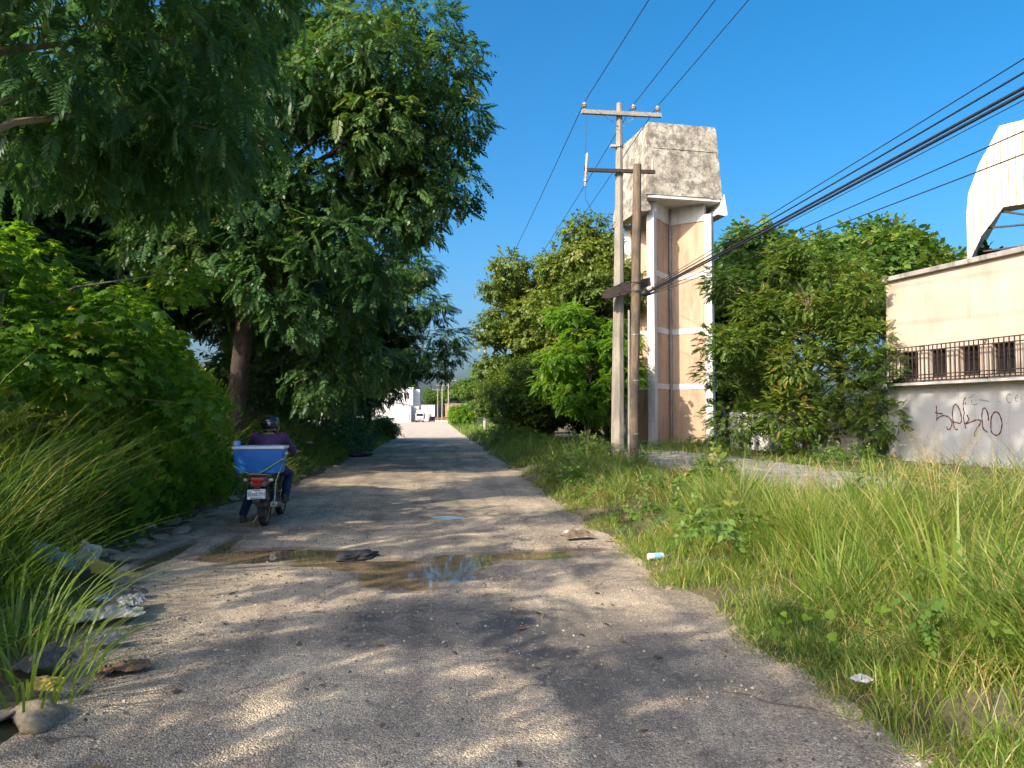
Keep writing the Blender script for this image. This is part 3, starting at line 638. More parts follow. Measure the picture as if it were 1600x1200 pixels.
for a, c in OP:
    wo_ = MB().box(((a + c) / 2, .2, (WZ0 + WZ1) / 2), (c - a - .06, .02, WZ1 - WZ0 - .06)).build('window', M['glass'], bd)
    fr = MB(); fr.box(((a + c) / 2, .185, WZ0 + .02), (c - a, .05, .04)); fr.box(((a + c) / 2, .185, WZ1 - .02), (c - a, .05, .04)); fr.box((a + .02, .185, (WZ0 + WZ1) / 2), (.04, .05, WZ1 - WZ0 - .08)); fr.box((c - .02, .185, (WZ0 + WZ1) / 2), (.04, .05, WZ1 - WZ0 - .08)); fr.box(((a + c) / 2, .18, (WZ0 + WZ1) / 2), (.03, .04, WZ1 - WZ0 - .08))
    fr.build('window_frame', M['iron'], wo_)
MB().box((1.0, -.16, 2.12), (6.8, .32, .07)).build('sill', M['white_trim'], bd, bevel=.008)
gr = empty('grille'); gr.parent = bd
bar = MB().box((0, 0, 0), (.022, .022, 0.98)).mesh('bar'); bar.materials.append(M['iron'])
for k in range(48): link('bar', bar, None, gr, (-2.35 + k * .141, -.28, 2.67))
for z in (2.20, 2.27, 2.36, 3.02, 3.15): MB().box((1.0, -.255, z), (6.8, .025, .028)).build('rail', M['iron'], gr)
for x in (-2.35, -1.1, .85, 2.8, 4.3):
    for z in (2.2, 3.15): MB().box((x + .03, -.13, z), (.03, .24, .03)).build('stay', M['iron'], gr)
GRAF = [[(-0.71, 1.52), (-0.71, 1.39), (-0.7, 1.25), (-0.72, 1.11)], [(-0.76, 1.34), (-0.68, 1.31), (-0.51, 1.3)], [(-0.72, 1.15), (-0.6, 1.22), (-0.47, 1.25), (-0.35, 1.22), (-0.26, 1.15), (-0.22, 1.05), (-0.25, 0.95), (-0.31, 0.88), (-0.37, 0.89), (-0.39, 0.96)], [(-0.2, 1.09), (-0.05, 1.06), (0.03, 1.05), (0.08, 1.12), (0.07, 1.25), (0.02, 1.42), (-0.06, 1.53), (-0.12, 1.54), (-0.17, 1.47), (-0.2, 1.32), (-0.19, 1.14), (-0.17, 1.02), (-0.14, 0.92), (-0.08, 0.88), (-0.03, 0.9)], [(0.22, 1.72), (0.16, 1.63), (0.14, 1.52), (0.15, 1.39), (0.17, 1.32), (0.14, 1.22), (0.15, 1.12), (0.18, 1.02), (0.2, 0.92)], [(0.21, 1.6), (0.21, 1.53)], [(0.24, 1.27), (0.29, 1.19), (0.29, 1.12), (0.2, 1.04)], [(0.2, 1.03), (0.38, 1.09), (0.53, 1.14), (0.64, 1.12), (0.63, 1.04), (0.54, 0.93), (0.48, 0.84), (0.46, 0.8), (0.47, 0.71)], [(0.87, 1.12), (0.87, 1.24), (0.83, 1.38), (0.77, 1.44), (0.73, 1.42), (0.7, 1.33), (0.69, 1.19), (0.7, 1.03), (0.73, 0.91), (0.84, 0.83)], [(0.94, 1.03), (0.95, 1.16), (0.99, 1.27), (1.07, 1.34), (1.16, 1.31), (1.22, 1.2), (1.25, 1.06), (1.23, 0.92), (1.18, 0.81), (1.09, 0.76), (0.98, 0.81), (0.94, 0.9), (0.94, 1.03)], [(0.32, 1.71), (0.42, 1.74), (0.44, 1.79)], [(0.4, 1.66), (0.41, 1.55), (0.51, 1.53), (0.56, 1.56)], [(0.64, 1.65), (0.77, 1.63), (0.91, 1.6)], [(1.49, 1.73), (1.47, 1.78), (1.41, 1.73), (1.4, 1.64), (1.44, 1.57), (1.5, 1.57)], [(1.63, 1.67), (1.69, 1.68), (1.7, 1.73), (1.65, 1.73), (1.62, 1.67), (1.64, 1.6), (1.69, 1.6)], [(1.77, 1.7), (1.78, 1.66), (1.77, 1.63)], [(1.17, 1.61), (1.2, 1.59)], [(1.37, 1.06), (1.38, 1.06)]]
M['spray_paint'] = simple('spray_paint', (.05, .02, .022), (.15, .03, .025), .6, 3, bmp=0)
M['spray_faint'] = simple('spray_faint', (.16, .18, .19), (.10, .11, .12), .7, 3, bmp=0)
def smooth_line(p, sub=5):
    out = []
    for i in range(len(p) - 1):
        p0, p1, p2, p3 = p[max(i - 1, 0)], p[i], p[i + 1], p[min(i + 2, len(p) - 1)]
        for k in range(sub):
            t = k / sub; out.append(tuple(.5 * ((2 * b) + (c - a) * t + (2 * a - 5 * b + 4 * c - d) * t * t + (3 * b - a - 3 * c + d) * t ** 3) for a, b, c, d in zip(p0, p1, p2, p3)))
    return out + [p[-1]]
for nm, sel, hw, mt in (('graffiti_tag', GRAF[:10] + GRAF[-1:], .019, 'spray_paint'), ('faint_scrawl', GRAF[10:-1], .011, 'spray_faint')):
    gp_ = empty(nm); gp_.parent = bd
    for s in sel:
        q = smooth_line(s); b = MB()
        for i in range(len(q)):
            p = Vector(q[i]); t = (Vector(q[min(i + 1, len(q) - 1)]) - Vector(q[max(i - 1, 0)])).normalized(); n_ = Vector((-t[1], t[0])); k = hw * (0.7 + .5 * random.random() * .6 + .2 * math.sin(i))
            if i: b.add([(o1[0], -.003, o1[1]), (o2[0], -.003, o2[1]), ((p - n_ * k)[0], -.003, (p - n_ * k)[1]), ((p + n_ * k)[0], -.003, (p + n_ * k)[1])], [(0, 1, 2, 3)])
            o1, o2 = p + n_ * k, p - n_ * k
        b.build('stroke', M[mt], gp_)
lw = MB().box((-.3, .1, .65), (7.0, .2, 1.6)).build('boundary_wall', M['white_trim'], None, (12.2, 25.7, .3), (0, 0, R(-78.8)))
tag(lw, 'low white wall partly hidden behind the leafy bush by the tower', 'wall')

# ------------------------------------------------------------------ white sheet-metal vault behind the building
vt = empty('metal_vault', (25.0, 34.0, 0), R(-38)); vt.scale = (0.8, 1, 1); tag(vt, 'cream corrugated metal arched roof front rising behind the peach building', 'canopy')
PX = [0, .13, .69, 1.78, 3.1, 8, 12.9, 14.25, 15.34, 15.9, 16.03]; PT = [11.2, 12.2, 13.5, 15.2, 15.3, 15.5, 15.3, 15.2, 13.5, 12.2, 11.2]
IX = [0, .2, .75, 1.87, 8, 14.16, 15.27, 15.8, 16.03]; IZ = [9.0, 9.1, 10.1, 11.34, 11.5, 11.34, 10.1, 9.1, 9.0]
M['sheet'] = simple('sheet_metal', (.50, .47, .385), (.43, .40, .325), .5, .7, bmp=.04, spec=.4)
tx = lambda x: float(np.interp(x, PX, PT)); bx_ = lambda x: float(np.interp(x, IX, IZ))
x = 0.0; k = 0
while x < 16.0:
    x1 = min(x + .36, 16.03); e = .012
    xs_ = sorted([x + e, x1 - e] + [p for p in PX + IX if x + e < p < x1 - e])
    b = MB(); b.prism([(p, bx_(p)) for p in xs_] + [(p, tx(p)) for p in reversed(xs_)], .035 * (k % 2), .12, 'XZ'); b.build('sheet_panel', M['sheet'], vt); x = x1; k += 1
rp = [(0.02, 9.0)] + list(zip(PX, PT)) + [(16.01, 9.0)]
b = MB(); b.prism(rp + [(8 + (p[0] - 8) * .985, p[1] - .12) for p in reversed(rp)], .13, 18, 'XZ'); b.build('roof_sheet', M['sheet'], vt)
for sx_ in (.2, 15.8):
    for y in (.5, 9, 17.5): MB().box((sx_, y, 4.7), (.3, .3, 8.8)).build('post', M['steel'], vt)
for p, q in (((1.8, .3, 11.2), (5, .3, 10.4)), ((1.0, .3, 10.5), (5, .3, 10.4)), ((5, .3, 10.4), (8, .3, 11.4)), ((.8, .3, 9.4), (15.2, .3, 9.8)), ((1.2, 10, 10.4), (14.8, 10, 10.4))): MB().tube([p, q], .05, 6).build('truss_bar', M['iron'], vt)

# ------------------------------------------------------------------ far end of the road
fb = empty('warehouse', (-17, 232, 0)); tag(fb, 'large plain white warehouse block at the far end of the road', 'building')
b = MB(); b.box((0, 0, 4.85), (19.2, 14, 9.7)); b.box((10.55, 6.5, 4.75), (1.9, 18, 9.5)); b.build('wall', M['far_white'], fb)
MB().box((0, 0, 9.8), (19.6, 14.4, .2)).build('parapet', M['white_trim'], fb)
for k in range(5): MB().box((11.53, -1 + 3.2 * k, 3.5), (.06, .25, 5.5)).build('pilaster', M['far_white'], fb)
MB().box((11.55, 6.5, 6.4), (.1, 17, .12)).build('ledge', M['coping'], fb)
fa = empty('annex', (-10.5, 205, 0)); tag(fa, 'lower cream shed with sloping roof line beside the white warehouse', 'building')
b = MB(); b.prism([(-4.5, 0), (3.4, 0), (3.4, 4.35), (-4.5, 5.5)], -4, 4, 'XZ'); b.box((4.35, 3, 2.1), (1.85, 5, 4.2)); b.build('wall', M['far_white'], fa)
b = MB(); b.prism([(-4.8, 5.56), (3.7, 4.38), (3.7, 4.55), (-4.8, 5.73)], -4.3, 4.3, 'XZ'); b.build('roof', M['coping'], fa)
for k in range(4): MB().box((-3.4 + k * 1.5, -4.03, 2.9), (.9, .06, 1.5)).build('shutter', M['sheet'], fa)
MB().box((3.0, -4.04, 2.2), (.2, .08, 4.2)).build('post', M['coping'], fa)
gw = MB(); gw.prism([(-2.9, 0), (2.0, 0), (2.0, 1.75), (1.2, 2.2), (.55, 3.0), (.0, 2.0), (-.6, 1.75), (-2.9, 1.6)], -.2, .2, 'XZ')
tag(gw.build('gable_wall', M['far_white'], None, (-9.4, 190, 0)), 'small white wall with a pointed gable beside the far shed', 'wall')
hb = empty('far_house', (-2.2, 258, 0)); tag(hb, 'small white flat building far behind the delivery truck', 'building')
MB().box((-1.5, 0, 2.6), (5, 6, 5.2)).build('wall', M['far_white'], hb); MB().box((-1.5, 0, 5.3), (5.3, 6.3, .2)).build('roof', M['coping'], hb); MB().box((-.6, -3.03, 1.2), (1.1, .06, 2.2)).build('door', M['coping'], hb)
ow = empty('orange_building', (3.0, 176, 0)); tag(ow, 'small orange walled building half hidden behind the right roadside bush', 'building')
MB().box((1.2, 0, 2.1), (5.2, 5, 4.2)).build('wall', M['far_orange'], ow); MB().box((1.2, 0, 4.3), (5.5, 5.3, .2)).build('roof', M['coping'], ow); MB().box((-.2, -2.53, 2.4), (.9, .06, 1.1)).build('window', M['glass'], ow)
tr = empty('delivery_truck', (-4.85, 200, 0)); tag(tr, 'white box truck with pinkish cargo body parked at the far end of the road', 'truck')
M['truck_box'] = simple('truck_box', (.62, .47, .40), (.54, .42, .36), .6, 3)
MB().box((.25, 4.2, 2.0), (2.3, 5.6, 2.4)).build('cargo_box', M['truck_box'], tr, bevel=.04)
b = MB(); b.prism([(-.05, .45), (1.9, .45), (1.9, 2.1), (1.35, 2.35), (.75, 2.3), (.35, 1.55), (-.05, 1.35)], -1.0, 1.0, 'YZ'); b.build('cab', M['white_paint'], tr, bevel=.05)
b = MB(); b.prism([(.33, 1.56), (.70, 2.22), (.67, 2.25), (.28, 1.6)], -.85, .85, 'YZ'); b.build('windscreen', M['glass'], tr)
MB().box((0, -.07, .9), (1.2, .05, .5)).build('radiator_grille', M['coping'], tr)
MB().box((0, -.08, .5), (2.0, .12, .2)).build('bumper', M['steel'], tr)
for s in (-1, 1):
    MB().box((s * .78, -.07, 1.0), (.28, .05, .2)).build('headlight', M['porcelain'], tr)
    for y in (.8, 5.6): MB().lathe([(.2, -.14), (.42, -.14), (.45, -.1), (.45, .1), (.42, .14), (.2, .14)], 18, 'X', (s * .85, y, .45)).build('wheel', M['black_plastic'], tr)
def small_car(name, label, loc, rz, body):
    c = empty(name, loc, rz); tag(c, label, 'car')
    b = MB(); b.prism([(-2.0, .3), (2.0, .3), (2.05, .75), (1.1, .9), (-1.9, .95), (-2.05, .7)], -.82, .82, 'YZ'); b.build('body', body, c, bevel=.05)
    b = MB(); b.prism([(-1.7, .9), (1.05, .88), (.45, 1.42), (-1.2, 1.45)], -.7, .7, 'YZ'); b.build('cabin', M['glass'], c, bevel=.05)
    for s in (-1, 1):
        for y in (-1.25, 1.3): MB().lathe([(.15, -.09), (.29, -.09), (.31, 0), (.29, .09), (.15, .09)], 14, 'X', (s * .76, y, .31)).build('wheel', M['black_plastic'], c)
    return c
M['car_dark'] = simple('car_dark', (.03, .032, .04), (.02, .02, .025), .3, 2, bmp=0, spec=.6)
small_car('parked_car', 'dark car parked beyond the white box truck', (-1.7, 214, 0), R(5), M['car_dark'])
def plain_pole(label, loc, h, arm, lean=0.0, two=False):
    p = empty('utility_pole', loc); tag(p, label, 'utility pole', 'distant poles along the road')
    MB().tube([(0, 0, -.3), (lean, 0, h)], [.17, .10], 8).build('shaft', M['pole_concrete'], p)
    MB().box((lean + arm * .1, -.12, h - .35), (abs(arm) * 2, .1, .12)).build('crossarm', M['pole_concrete'], p)
    if two: MB().box((lean, -.12, h - 2.0), (abs(arm) * 1.2, .1, .1)).build('crossarm', M['iron'], p)
    for x in (-.92, 0.12, .95): link('insulator', INS, M['porcelain'], p, (lean + x * abs(arm), -.12, h - .28))
    return p
plain_pole('slim concrete pole standing against the trees beyond the twin poles', (4.35, 72, 0), 10.05, -1.3)
plain_pole('distant pole nearest the orange building, with two crossarms', (1.96, 150, 0), 8.9, 1.4, 0, True)
plain_pole('distant pole between the orange building and the parked car', (.87, 180, 0), 9.1, 1.5)
plain_pole('farthest thin pole, seen just right of the parked car', (-.19, 203, 0), 8.8, 1.5)
for (x0, z0), (x1, z1) in (((4.35 - 1.2, 10.1), (1.96 - 1.2, 8.9)), ((4.35 + 1.2, 10.1), (1.96 + 1.2, 8.9))):
    wire('power_line', 'distant %s wire running on beyond the slim pole' % ('left' if x0 < 4 else 'right'), (x0, 72, z0), (x1, 150, z1), 1.2, .014, 'overhead power lines')
tag(MB().tube([(-8.56, 120, -.2), (-8.56, 120, 4.2)], [.16, .14], 8).build('gate_post', M['white_paint']), 'white post standing under the far left branches', 'post')
bx2 = empty('road_barrier', (-.6, 160, 0)); tag(bx2, 'small red and white barrier at the right edge of the far road', 'barrier')
M['red_paint'] = simple('red_paint', (.30, .10, .07), (.22, .08, .06), .6, 6)
MB().box((1.2, 0, 1.0), (2.6, .08, .25)).build('rail', M['red_paint'], bx2); MB().box((1.2, 0, .55), (2.6, .08, .2)).build('rail', M['white_paint'], bx2)
for x in (0, 1.2, 2.4): MB().box((x, .06, .55), (.1, .1, 1.2)).build('post', M['white_paint'], bx2)

# ------------------------------------------------------------------ trees, left of the road
gt = np.random.default_rng(77)
# near tree with drooping feathery twigs reaching in from the upper left
bl = [(.9, 2.4, 5.1, 1.1, 1.4, .9), (1.7, 2.2, 5.6, 1.3, 1.5, 0.95), (2.7, 2.6, 6.6, 1.2, 1.3, 0.9), (3.1, 2.9, 5.4, 0.9, 1.1, 0.7), (3.3, 3.1, 7.9, 1.1, 1.3, 0.9), (1.4, 0.8, 6.9, 1.4, 1.4, 1.0), 
      (2.1, 1.6, 8.2, 1.4, 1.4, 1.0), (0.9, 3.6, 6.3, 1.5, 1.6, 1.1), (2.2, 4.6, 7.2, 1.5, 1.6, 1.1), (1.9, 4.2, 5.2, 1.1, 1.4, 0.8), (2.4, 0.5, 7.1, 0.9, 0.9, 0.7),
      (3.9, 3.6, 9.4, 1.2, 1.3, .8),
      (6.8, 1.5, 11.6, 1.4, 1.5, .75), (7.3, -1.0, 11.6, 1.3, 1.5, .75), (8.0, -3.0, 11.4, 1.3, 1.4, .75), (6.9, .4, 12.2, .7, .8, .5), (7.6, -2.1, 12.2, .7, .7, .5), (6.2, 2.6, 11.8, 1.0, 1.0, .6), (8.5, -4.0, 11.6, 1.0, 1.0, .6)]  # high clumps out of view, added to shade the lower building wall
make_tree('feathery_tree', 'near tree whose drooping feathery twigs fill the upper left corner', 'tree', (-6.4, 8.6, 0.4), (0.3, 0.9, 9.5), 0.24, bl, TP_FEATHER, 'leaf_feather', 17, 101, 'bark_pale', fork=0.4, droop=0.42, outw=0.8, size=(0.9, 1.5), inner=0.25)
# big dark tree overhanging the road
bl = shell_blobs((1.6, 0.2, 10.8), (6.3, 4.0, 4.8), 36, 1.5, gt, -0.9, 0.5, 0.75) + [(-1.2, -1.5, 8.2, 1.5, 1.4, 1.1), (1.2, -2.2, 8.0, 1.5, 1.4, 1.1), (3.4, -2.0, 7.2, 1.4, 1.4, 1.0), (2.6, -1.2, 9.2, 1.5, 1.4, 1.1), (4.6, -1, 6.2, 1.3, 1.3, .9), (-2.6, -.5, 9.5, 1.6, 1.6, 1.2), (3.2, .4, 5.0, 1.3, 1.3, 1.0), (4.4, 1.0, 3.6, 1.2, 1.3, 1.0), (3.0, .8, 3.0, 1.3, 1.4, 1.1)] + [(7.3, -0.5, 9.6, 1.3, 1.4, 0.9), (7.4, -0.4, 12.0, 1.4, 1.5, 1.0), (7.3, 0.2, 14.2, 1.4, 1.4, 1.0), (6.4, 0, 15.3, 1.4, 1.4, 1.0), (6.2, -0.4, 8.3, 1.0, 1.2, 0.7), (6.9, -0.5, 10.8, 1.2, 1.3, 0.9), (7.1, -.2, 13.1, 1.2, 1.3, .9), (4.8, -.6, 7.9, 1.3, 1.4, .9),
      (4.6, 0, 15.6, 1.5, 1.5, .9), (2.4, -1, 15.6, 1.6, 1.6, .9), (5.0, -2, 11.0, 1.6, 1.6, 1.1), (4.5, -2.2, 13.5, 1.7, 1.7, 1.2)]
make_tree('broad_tree', 'tallest dark green tree leaning out over the road from the left', 'tree', (-5.3, 20.2, 0.35), (1.0, 0.3, 12.5), 0.36, bl + [(-.2, -2.2, 6.6, 1.3, 1.0, 1.0), (1.6, -2.4, 6.0, 1.3, 1.1, 1.0), (-1.8, -1.8, 7.0, 1.3, 1.1, .9), (2.4, -2.0, 4.8, 1.1, 1.1, .9), (2.2, -2.4, 11.6, 1.5, 1.2, 1.1), (.8, -2.2, 12.6, 1.4, 1.2, 1.0), (3.4, -2.2, 12.6, 1.3, 1.1, 1.0), (-.6, -2.0, 10.8, 1.4, 1.2, 1.0)], TP_BIG + [t_spray(8, .5, .2, .055, 4)], 'leaf_dark', 10, 102, 'bark_dark', fork=0.52, droop=0.35, inner=0.35, size=(.75, 1.2)).scale = (.76, .76, .76)
# trees further along the left edge
bl2 = shell_blobs((1.0, 0, 6.4), (5.2, 4.6, 4.6), 34, 1.45, gt, -0.85, 0.5, 0.65) + [(6.4, -1.4, 5.6, 1.2, 1.3, .6), (5.6, -1.2, 7.2, 1.2, 1.3, .6), (5.1, -1.3, 9.2, 1.1, 1.2, .6), (6.7, -1.8, 4.9, .8, .9, .4), (4.4, -1, 4.4, 1.3, 1.4, .8), (4.2, -1, 10.6, 1.1, 1.2, .7), (6.0, -1.5, 4.1, 1.0, 1.1, .6)]
t3 = make_tree('layered_tree', 'dark tree with flat layered boughs reaching over the road beyond the tallest tree', 'tree', (-5.0, 34, 0.3), (0.8, 0, 8.0), 0.26, bl2, TP_BIG, 'leaf_dark', 9, 103, fork=0.35, layered=0.5, inner=0.4, size=(.75, 1.2)); t3.scale = (.83, .83, .83)
bl3 = shell_blobs((0.4, 0, 4.6), (4.4, 4.2, 3.6), 26, 1.3, gt, -0.9, 0.5, 0.7) + [(3.8, -1.5, 2.9, 1.0, 1.1, .6), (4.6, -1.8, 3.8, .9, 1.0, .5)]
t4 = make_tree('roadside_tree', 'low drooping tree in front of the far white warehouse', 'tree', (-6.6, 46, 0.3), (0.3, 0, 6.2), 0.2, bl3, TP_BIG, 'leaf_dark', 10, 104, fork=0.35, inner=0.4)
bl4 = shell_blobs((0.6, 0, 4.9), (3.6, 3.8, 4.4), 34, 1.25, gt, -0.95, 0.5, 0.75)
t5 = make_tree('understory_tree', 'shaded leafy tree filling the gap behind the thick trunk', 'tree', (-6.2, 26, 0.4), (0.5, 0.2, 7.0), 0.2, bl4, TP_OVAL, 'leaf_dark', 16, 105, fork=0.35, inner=0.35, size=(1.0, 1.5))
# trees standing deeper in the wood, copies turned another way
for src, lab, loc, rz, sc in ((t3, 'tree deep in the wood left of the thick trunk', (-14.5, 24, .8), 2.1, 1.25), (t4, 'tree deep in the wood behind the feathery twigs', (-16, 20.5, .8), 1.0, 1.6), (t3, 'tree deep in the wood behind the broad dark tree', (-14, 36, .8), 4.0, 1.3),
                              (t5, 'tree at the left frame edge behind the bright shrub', (-13.5, 14.5, .8), 3.0, 1.0)):
    o = copy_tree(src); o.name = 'wood_tree'; o.location = loc; o.rotation_euler[2] = rz; o.scale = (sc, sc, sc); tag(o, lab, 'tree', 'trees standing deeper in the left wood')
# trees behind the photographer's left that shade the near road
bl = shell_blobs((0, 0, 5.2), (2.5, 2.5, 2.1), 9, .72, gt, -0.7, 0.6, 0.55)
sh0 = make_tree('slender_tree', 'open-crowned young tree just outside the left edge of the view', 'tree', (-6.7, 4.6, .4), (.1, 0, 6.2), .13, bl, TP_OVAL, 'leaf_mid', 15, 119, fork=.3, inner=.35, size=(.9, 1.4))
for lab, loc, rz, sc in (('open-crowned tree beside the viewer on the left bank', (-7.0, -1.4, .4), 2.0, 1.0), ('open-crowned tree on the left bank behind the viewer', (-6.6, -5.6, .4), 4.4, .95)):
    o = copy_tree(sh0); o.location = loc; o.rotation_euler[2] = rz; o.scale = (sc, sc, sc); tag(o, lab, 'tree')
# bright shrub with hand-shaped leaves
bl = [(0, 0, 3.2, 1.5, 1.6, 1.0), (1.0, 0.6, 2.7, 1.0, 1.2, .7), (-.8, .4, 3.9, 1.4, 1.4, .9), (.4, 1.6, 3.6, 1.2, 1.4, .8), (-1.2, -1.0, 3.0, 1.3, 1.4, .9), (.5, -.6, 2.2, 1.1, 1.1, .8), (1.3, 1.8, 2.4, .8, 1.0, .7), (-.2, 2.2, 2.2, 1.2, 1.3, .9), (.9, 2.6, 3.2, .9, 1.1, .6), (1.3, 1.6, 3.5, .7, .8, .35), (-.8, 1.8, 4.5, 1.0, 1.1, .6), (-.6, -1.6, 2.0, 1.2, 1.2, .9), (.2, .6, 1.3, 1.2, 1.4, .8), (.9, 1.8, 1.4, .9, 1.2, .7)]
make_tree('leafy_shrub', 'bright green tall shrub with lobed leaves on the left roadside', 'shrub', (-5.55, 9.8, 0.2), (0.1, 0.3, 3.2), 0.07, [(a + gt.normal() * .45, b_ + gt.normal() * .45, c * .86 + gt.normal() * .35, d * .58, e * .58, f * .55) for a, b_, c, d, e, f in bl for _ in range(3)], TP_PALM, 'leaf_bright', 38, 106, 'bark_pale', fork=0.15, droop=0.35, outw=0.9, size=(0.8, 1.35), inner=0.45)
# round shrub at the far left road edge
bl = shell_blobs((0, 0, 0.75), (1.5, 1.3, .75), 14, .6, gt, -0.5, 0.4, 0.8)
make_tree('round_shrub', 'rounded dark shrub at the left edge of the road before the sunlit stretch', 'shrub', (-4.4, 53, 0.05), (0, 0, 1.0), 0.06, bl, TP_SPRAY, 'leaf_mid', 32, 107, fork=0.1)

# ------------------------------------------------------------------ trees, right of the road
bl = shell_blobs((0, 0, 7.0), (3.7, 3.6, 4.2), 36, 1.15, gt, -0.95, 0.55, 0.55) + [(-3.4, -.5, 4.2, 1.0, 1.0, .6), (-2.6, -1.8, 9.9, 1.1, 1.1, .55), (-3.3, -1.4, 8.6, .9, .9, .5), (-3.6, -1, 6.2, 1.1, 1.1, .6), (0, -3, 5.2, 1.1, 1.1, .6), (-1.6, -3.0, 7.2, 1.1, 1.1, .5)]
make_tree('roadside_tree', 'sunlit tree with layered clumps left of the power poles', 'tree', (6.6, 45, .3), (-.2, 0, 9.0), .2, bl, TP_SPRAY, 'leaf_olive', 20, 110, layered=0.5, inner=0.45, size=(1.0, 1.6), fork=.3)
bl = shell_blobs((0, 0, 7.2), (2.4, 2.4, 3.2), 26, 1.0, gt, -0.95, 0.5, 0.7) + [(-.6, -.5, 10.3, .7, .7, .6), (.3, -.3, 10.7, .6, .6, .5), (1.0, -.4, 9.8, .7, .7, .5)]
make_tree('upright_tree', 'olive green tree whose top rises beside the concrete pole', 'tree', (7.35, 37.5, .3), (.1, 0, 9.6), .16, bl, TP_SPRAY, 'leaf_olive', 22, 111, inner=0.4, size=(1.0, 1.6), fork=.3)
bl = shell_blobs((0, 0, 3.6), (2.3, 2.2, 2.6), 26, .85, gt, -0.95, 0.5, 0.6)
limetree = make_tree('lime_tree', 'low yellow-green feathery tree in front of the olive tree by the poles', 'tree', (6.5, 33.2, .3), (.1, 0, 4.8), .11, bl, TP_OVAL, 'leaf_bright', 27, 112, layered=.3, inner=0.4, size=(.9, 1.4), fork=.25)
bl = shell_blobs((0, 0, 2.3), (3.0, 2.6, 2.1), 22, 1.0, gt, -0.8, 0.5, 0.7)
sh = make_tree('dark_shrub', 'dark shrub mass under the sunlit tree at the right road edge', 'shrub', (5.8, 40, .15), (0, 0, 2.6), .08, bl, TP_SPRAY, 'leaf_bush', 24, 113, inner=0.4, fork=.15, size=(.9, 1.4))
for lab, loc, rz, sc in (('dark shrub at the far right road edge under the trees', (5.6, 55, .1), 4.0, .95), ('dark shrub behind the left side of the water tower', (8.6, 43, .3), 1.0, 1.1), ('dark leafy thicket right behind the water tower', (15.4, 40, .3), 5.0, 1.3)):
    o = copy_tree(sh); o.location = loc; o.rotation_euler[2] = rz; o.scale = (sc, sc, sc); tag(o, lab, 'shrub', 'dark shrubs right of the road')
# large bush between tower and building
bl = shell_blobs((0, 0, 3.9), (3.5, 2.7, 3.2), 44, .78, gt, -0.95, 0.45, 0.7) + [(-3.2, -1, 3.6, .8, .8, .5), (-3.3, -.8, 2.6, .7, .7, .45), (2.7, -1.2, 3.0, .9, .9, .7), (-1.5, -2, 1.3, 1.1, 1.0, .8), (-2.6, -.5, 1.1, 1.0, 1.0, .8), (1.6, -1.8, .9, .9, .8, .6), (.5, -2.2, 2.2, 1.0, .9, .8), (.2, -2.3, 4.2, .9, .9, .7), (.4, -3.1, 3.5, .75, .75, .6), (.55, -3.7, 2.7, .6, .6, .5), (.5, -3.6, 1.2, .6, .7, .6), (.3, -2.6, 1.6, .8, .8, .7), (.3, -2.9, 5.0, .7, .7, .5)]
make_tree('large_bush', 'big dense bush with feathered leaves between the tower and the peach building', 'bush', (12.1, 24.4, .35), (.2, 0, 4.5), .14, bl, TP_OVAL, 'leaf_bush', 40, 114, inner=.5, size=(.45, .85), fork=.12, droop=.0, outw=1.0)
# trees behind the building
bl = shell_blobs((0, 0, 8.4), (5.4, 4.2, 3.4), 36, 1.6, gt, -0.5, 0.5, 0.5)
tb = make_tree('flat_topped_tree', 'spreading tree behind the big bush, left of the metal vault', 'tree', (18.6, 44, .3), (.2, 0, 9.0), .25, bl, TP_FARSPRAY, 'leaf_mid', 9, 115, inner=.4, layered=.4, fork=.3)
for lab, loc, rz, sc in (('spreading tree seen over the roof just left of the metal vault', (25.2, 46, .3), 2.0, 1.14), ('spreading tree under the leg of the metal vault', (31, 47, .3), 3.1, 1.12), ('spreading tree just right of the water tower top', (14.6, 49, .3), 4.2, 1.02), ('spreading tree under the right part of the metal vault', (37, 50, .3), 1.0, .95)):
    o = copy_tree(tb); o.location = loc; o.rotation_euler[2] = rz; o.scale = (sc, sc, sc); tag(o, lab, 'tree', 'spreading trees behind the building')
# far trees
for lab, loc, rz, sc in (('far tree rising right of the distant poles', (8.5, 175, 0), .5, .92), ('far tree behind the distant poles', (6.0, 230, 0), 2.5, 1.0), ('far tree right of the slim pole, behind the sunlit tree', (11, 120, 0), 3.5, .95), ('far dark tree between the warehouse and the distant poles', (-1.5, 300, 0), 4.4, 1.0),
                         ('far tree top above the white warehouse roof', (-13, 262, 0), 5.2, 1.25), ('far tree left of the white warehouse', (-32, 190, 0), 1.9, 1.0), ('far tree behind the white post', (-18, 135, 0), 2.9, .62), ('far tree behind the trees at the right road edge', (14, 80, 0), .3, .9)):
    o = copy_tree(tb); o.name = 'far_tree'; o.location = loc; o.rotation_euler[2] = rz; o.scale = (sc, sc, sc); tag(o, lab, 'tree', 'trees at the far end of the road')
bl = shell_blobs((0, 0, 1.6), (2.2, 2.0, 1.5), 16, .8, gt, -0.5, 0.4, 0.8)
make_tree('sunlit_bush', 'bright sunlit bush at the far right road edge below the slim pole', 'bush', (3.6, 104, 0), (0, 0, 1.8), .07, bl, TP_SPRAY, 'leaf_bright', 16, 116, fork=.1, size=(1.2, 1.8))

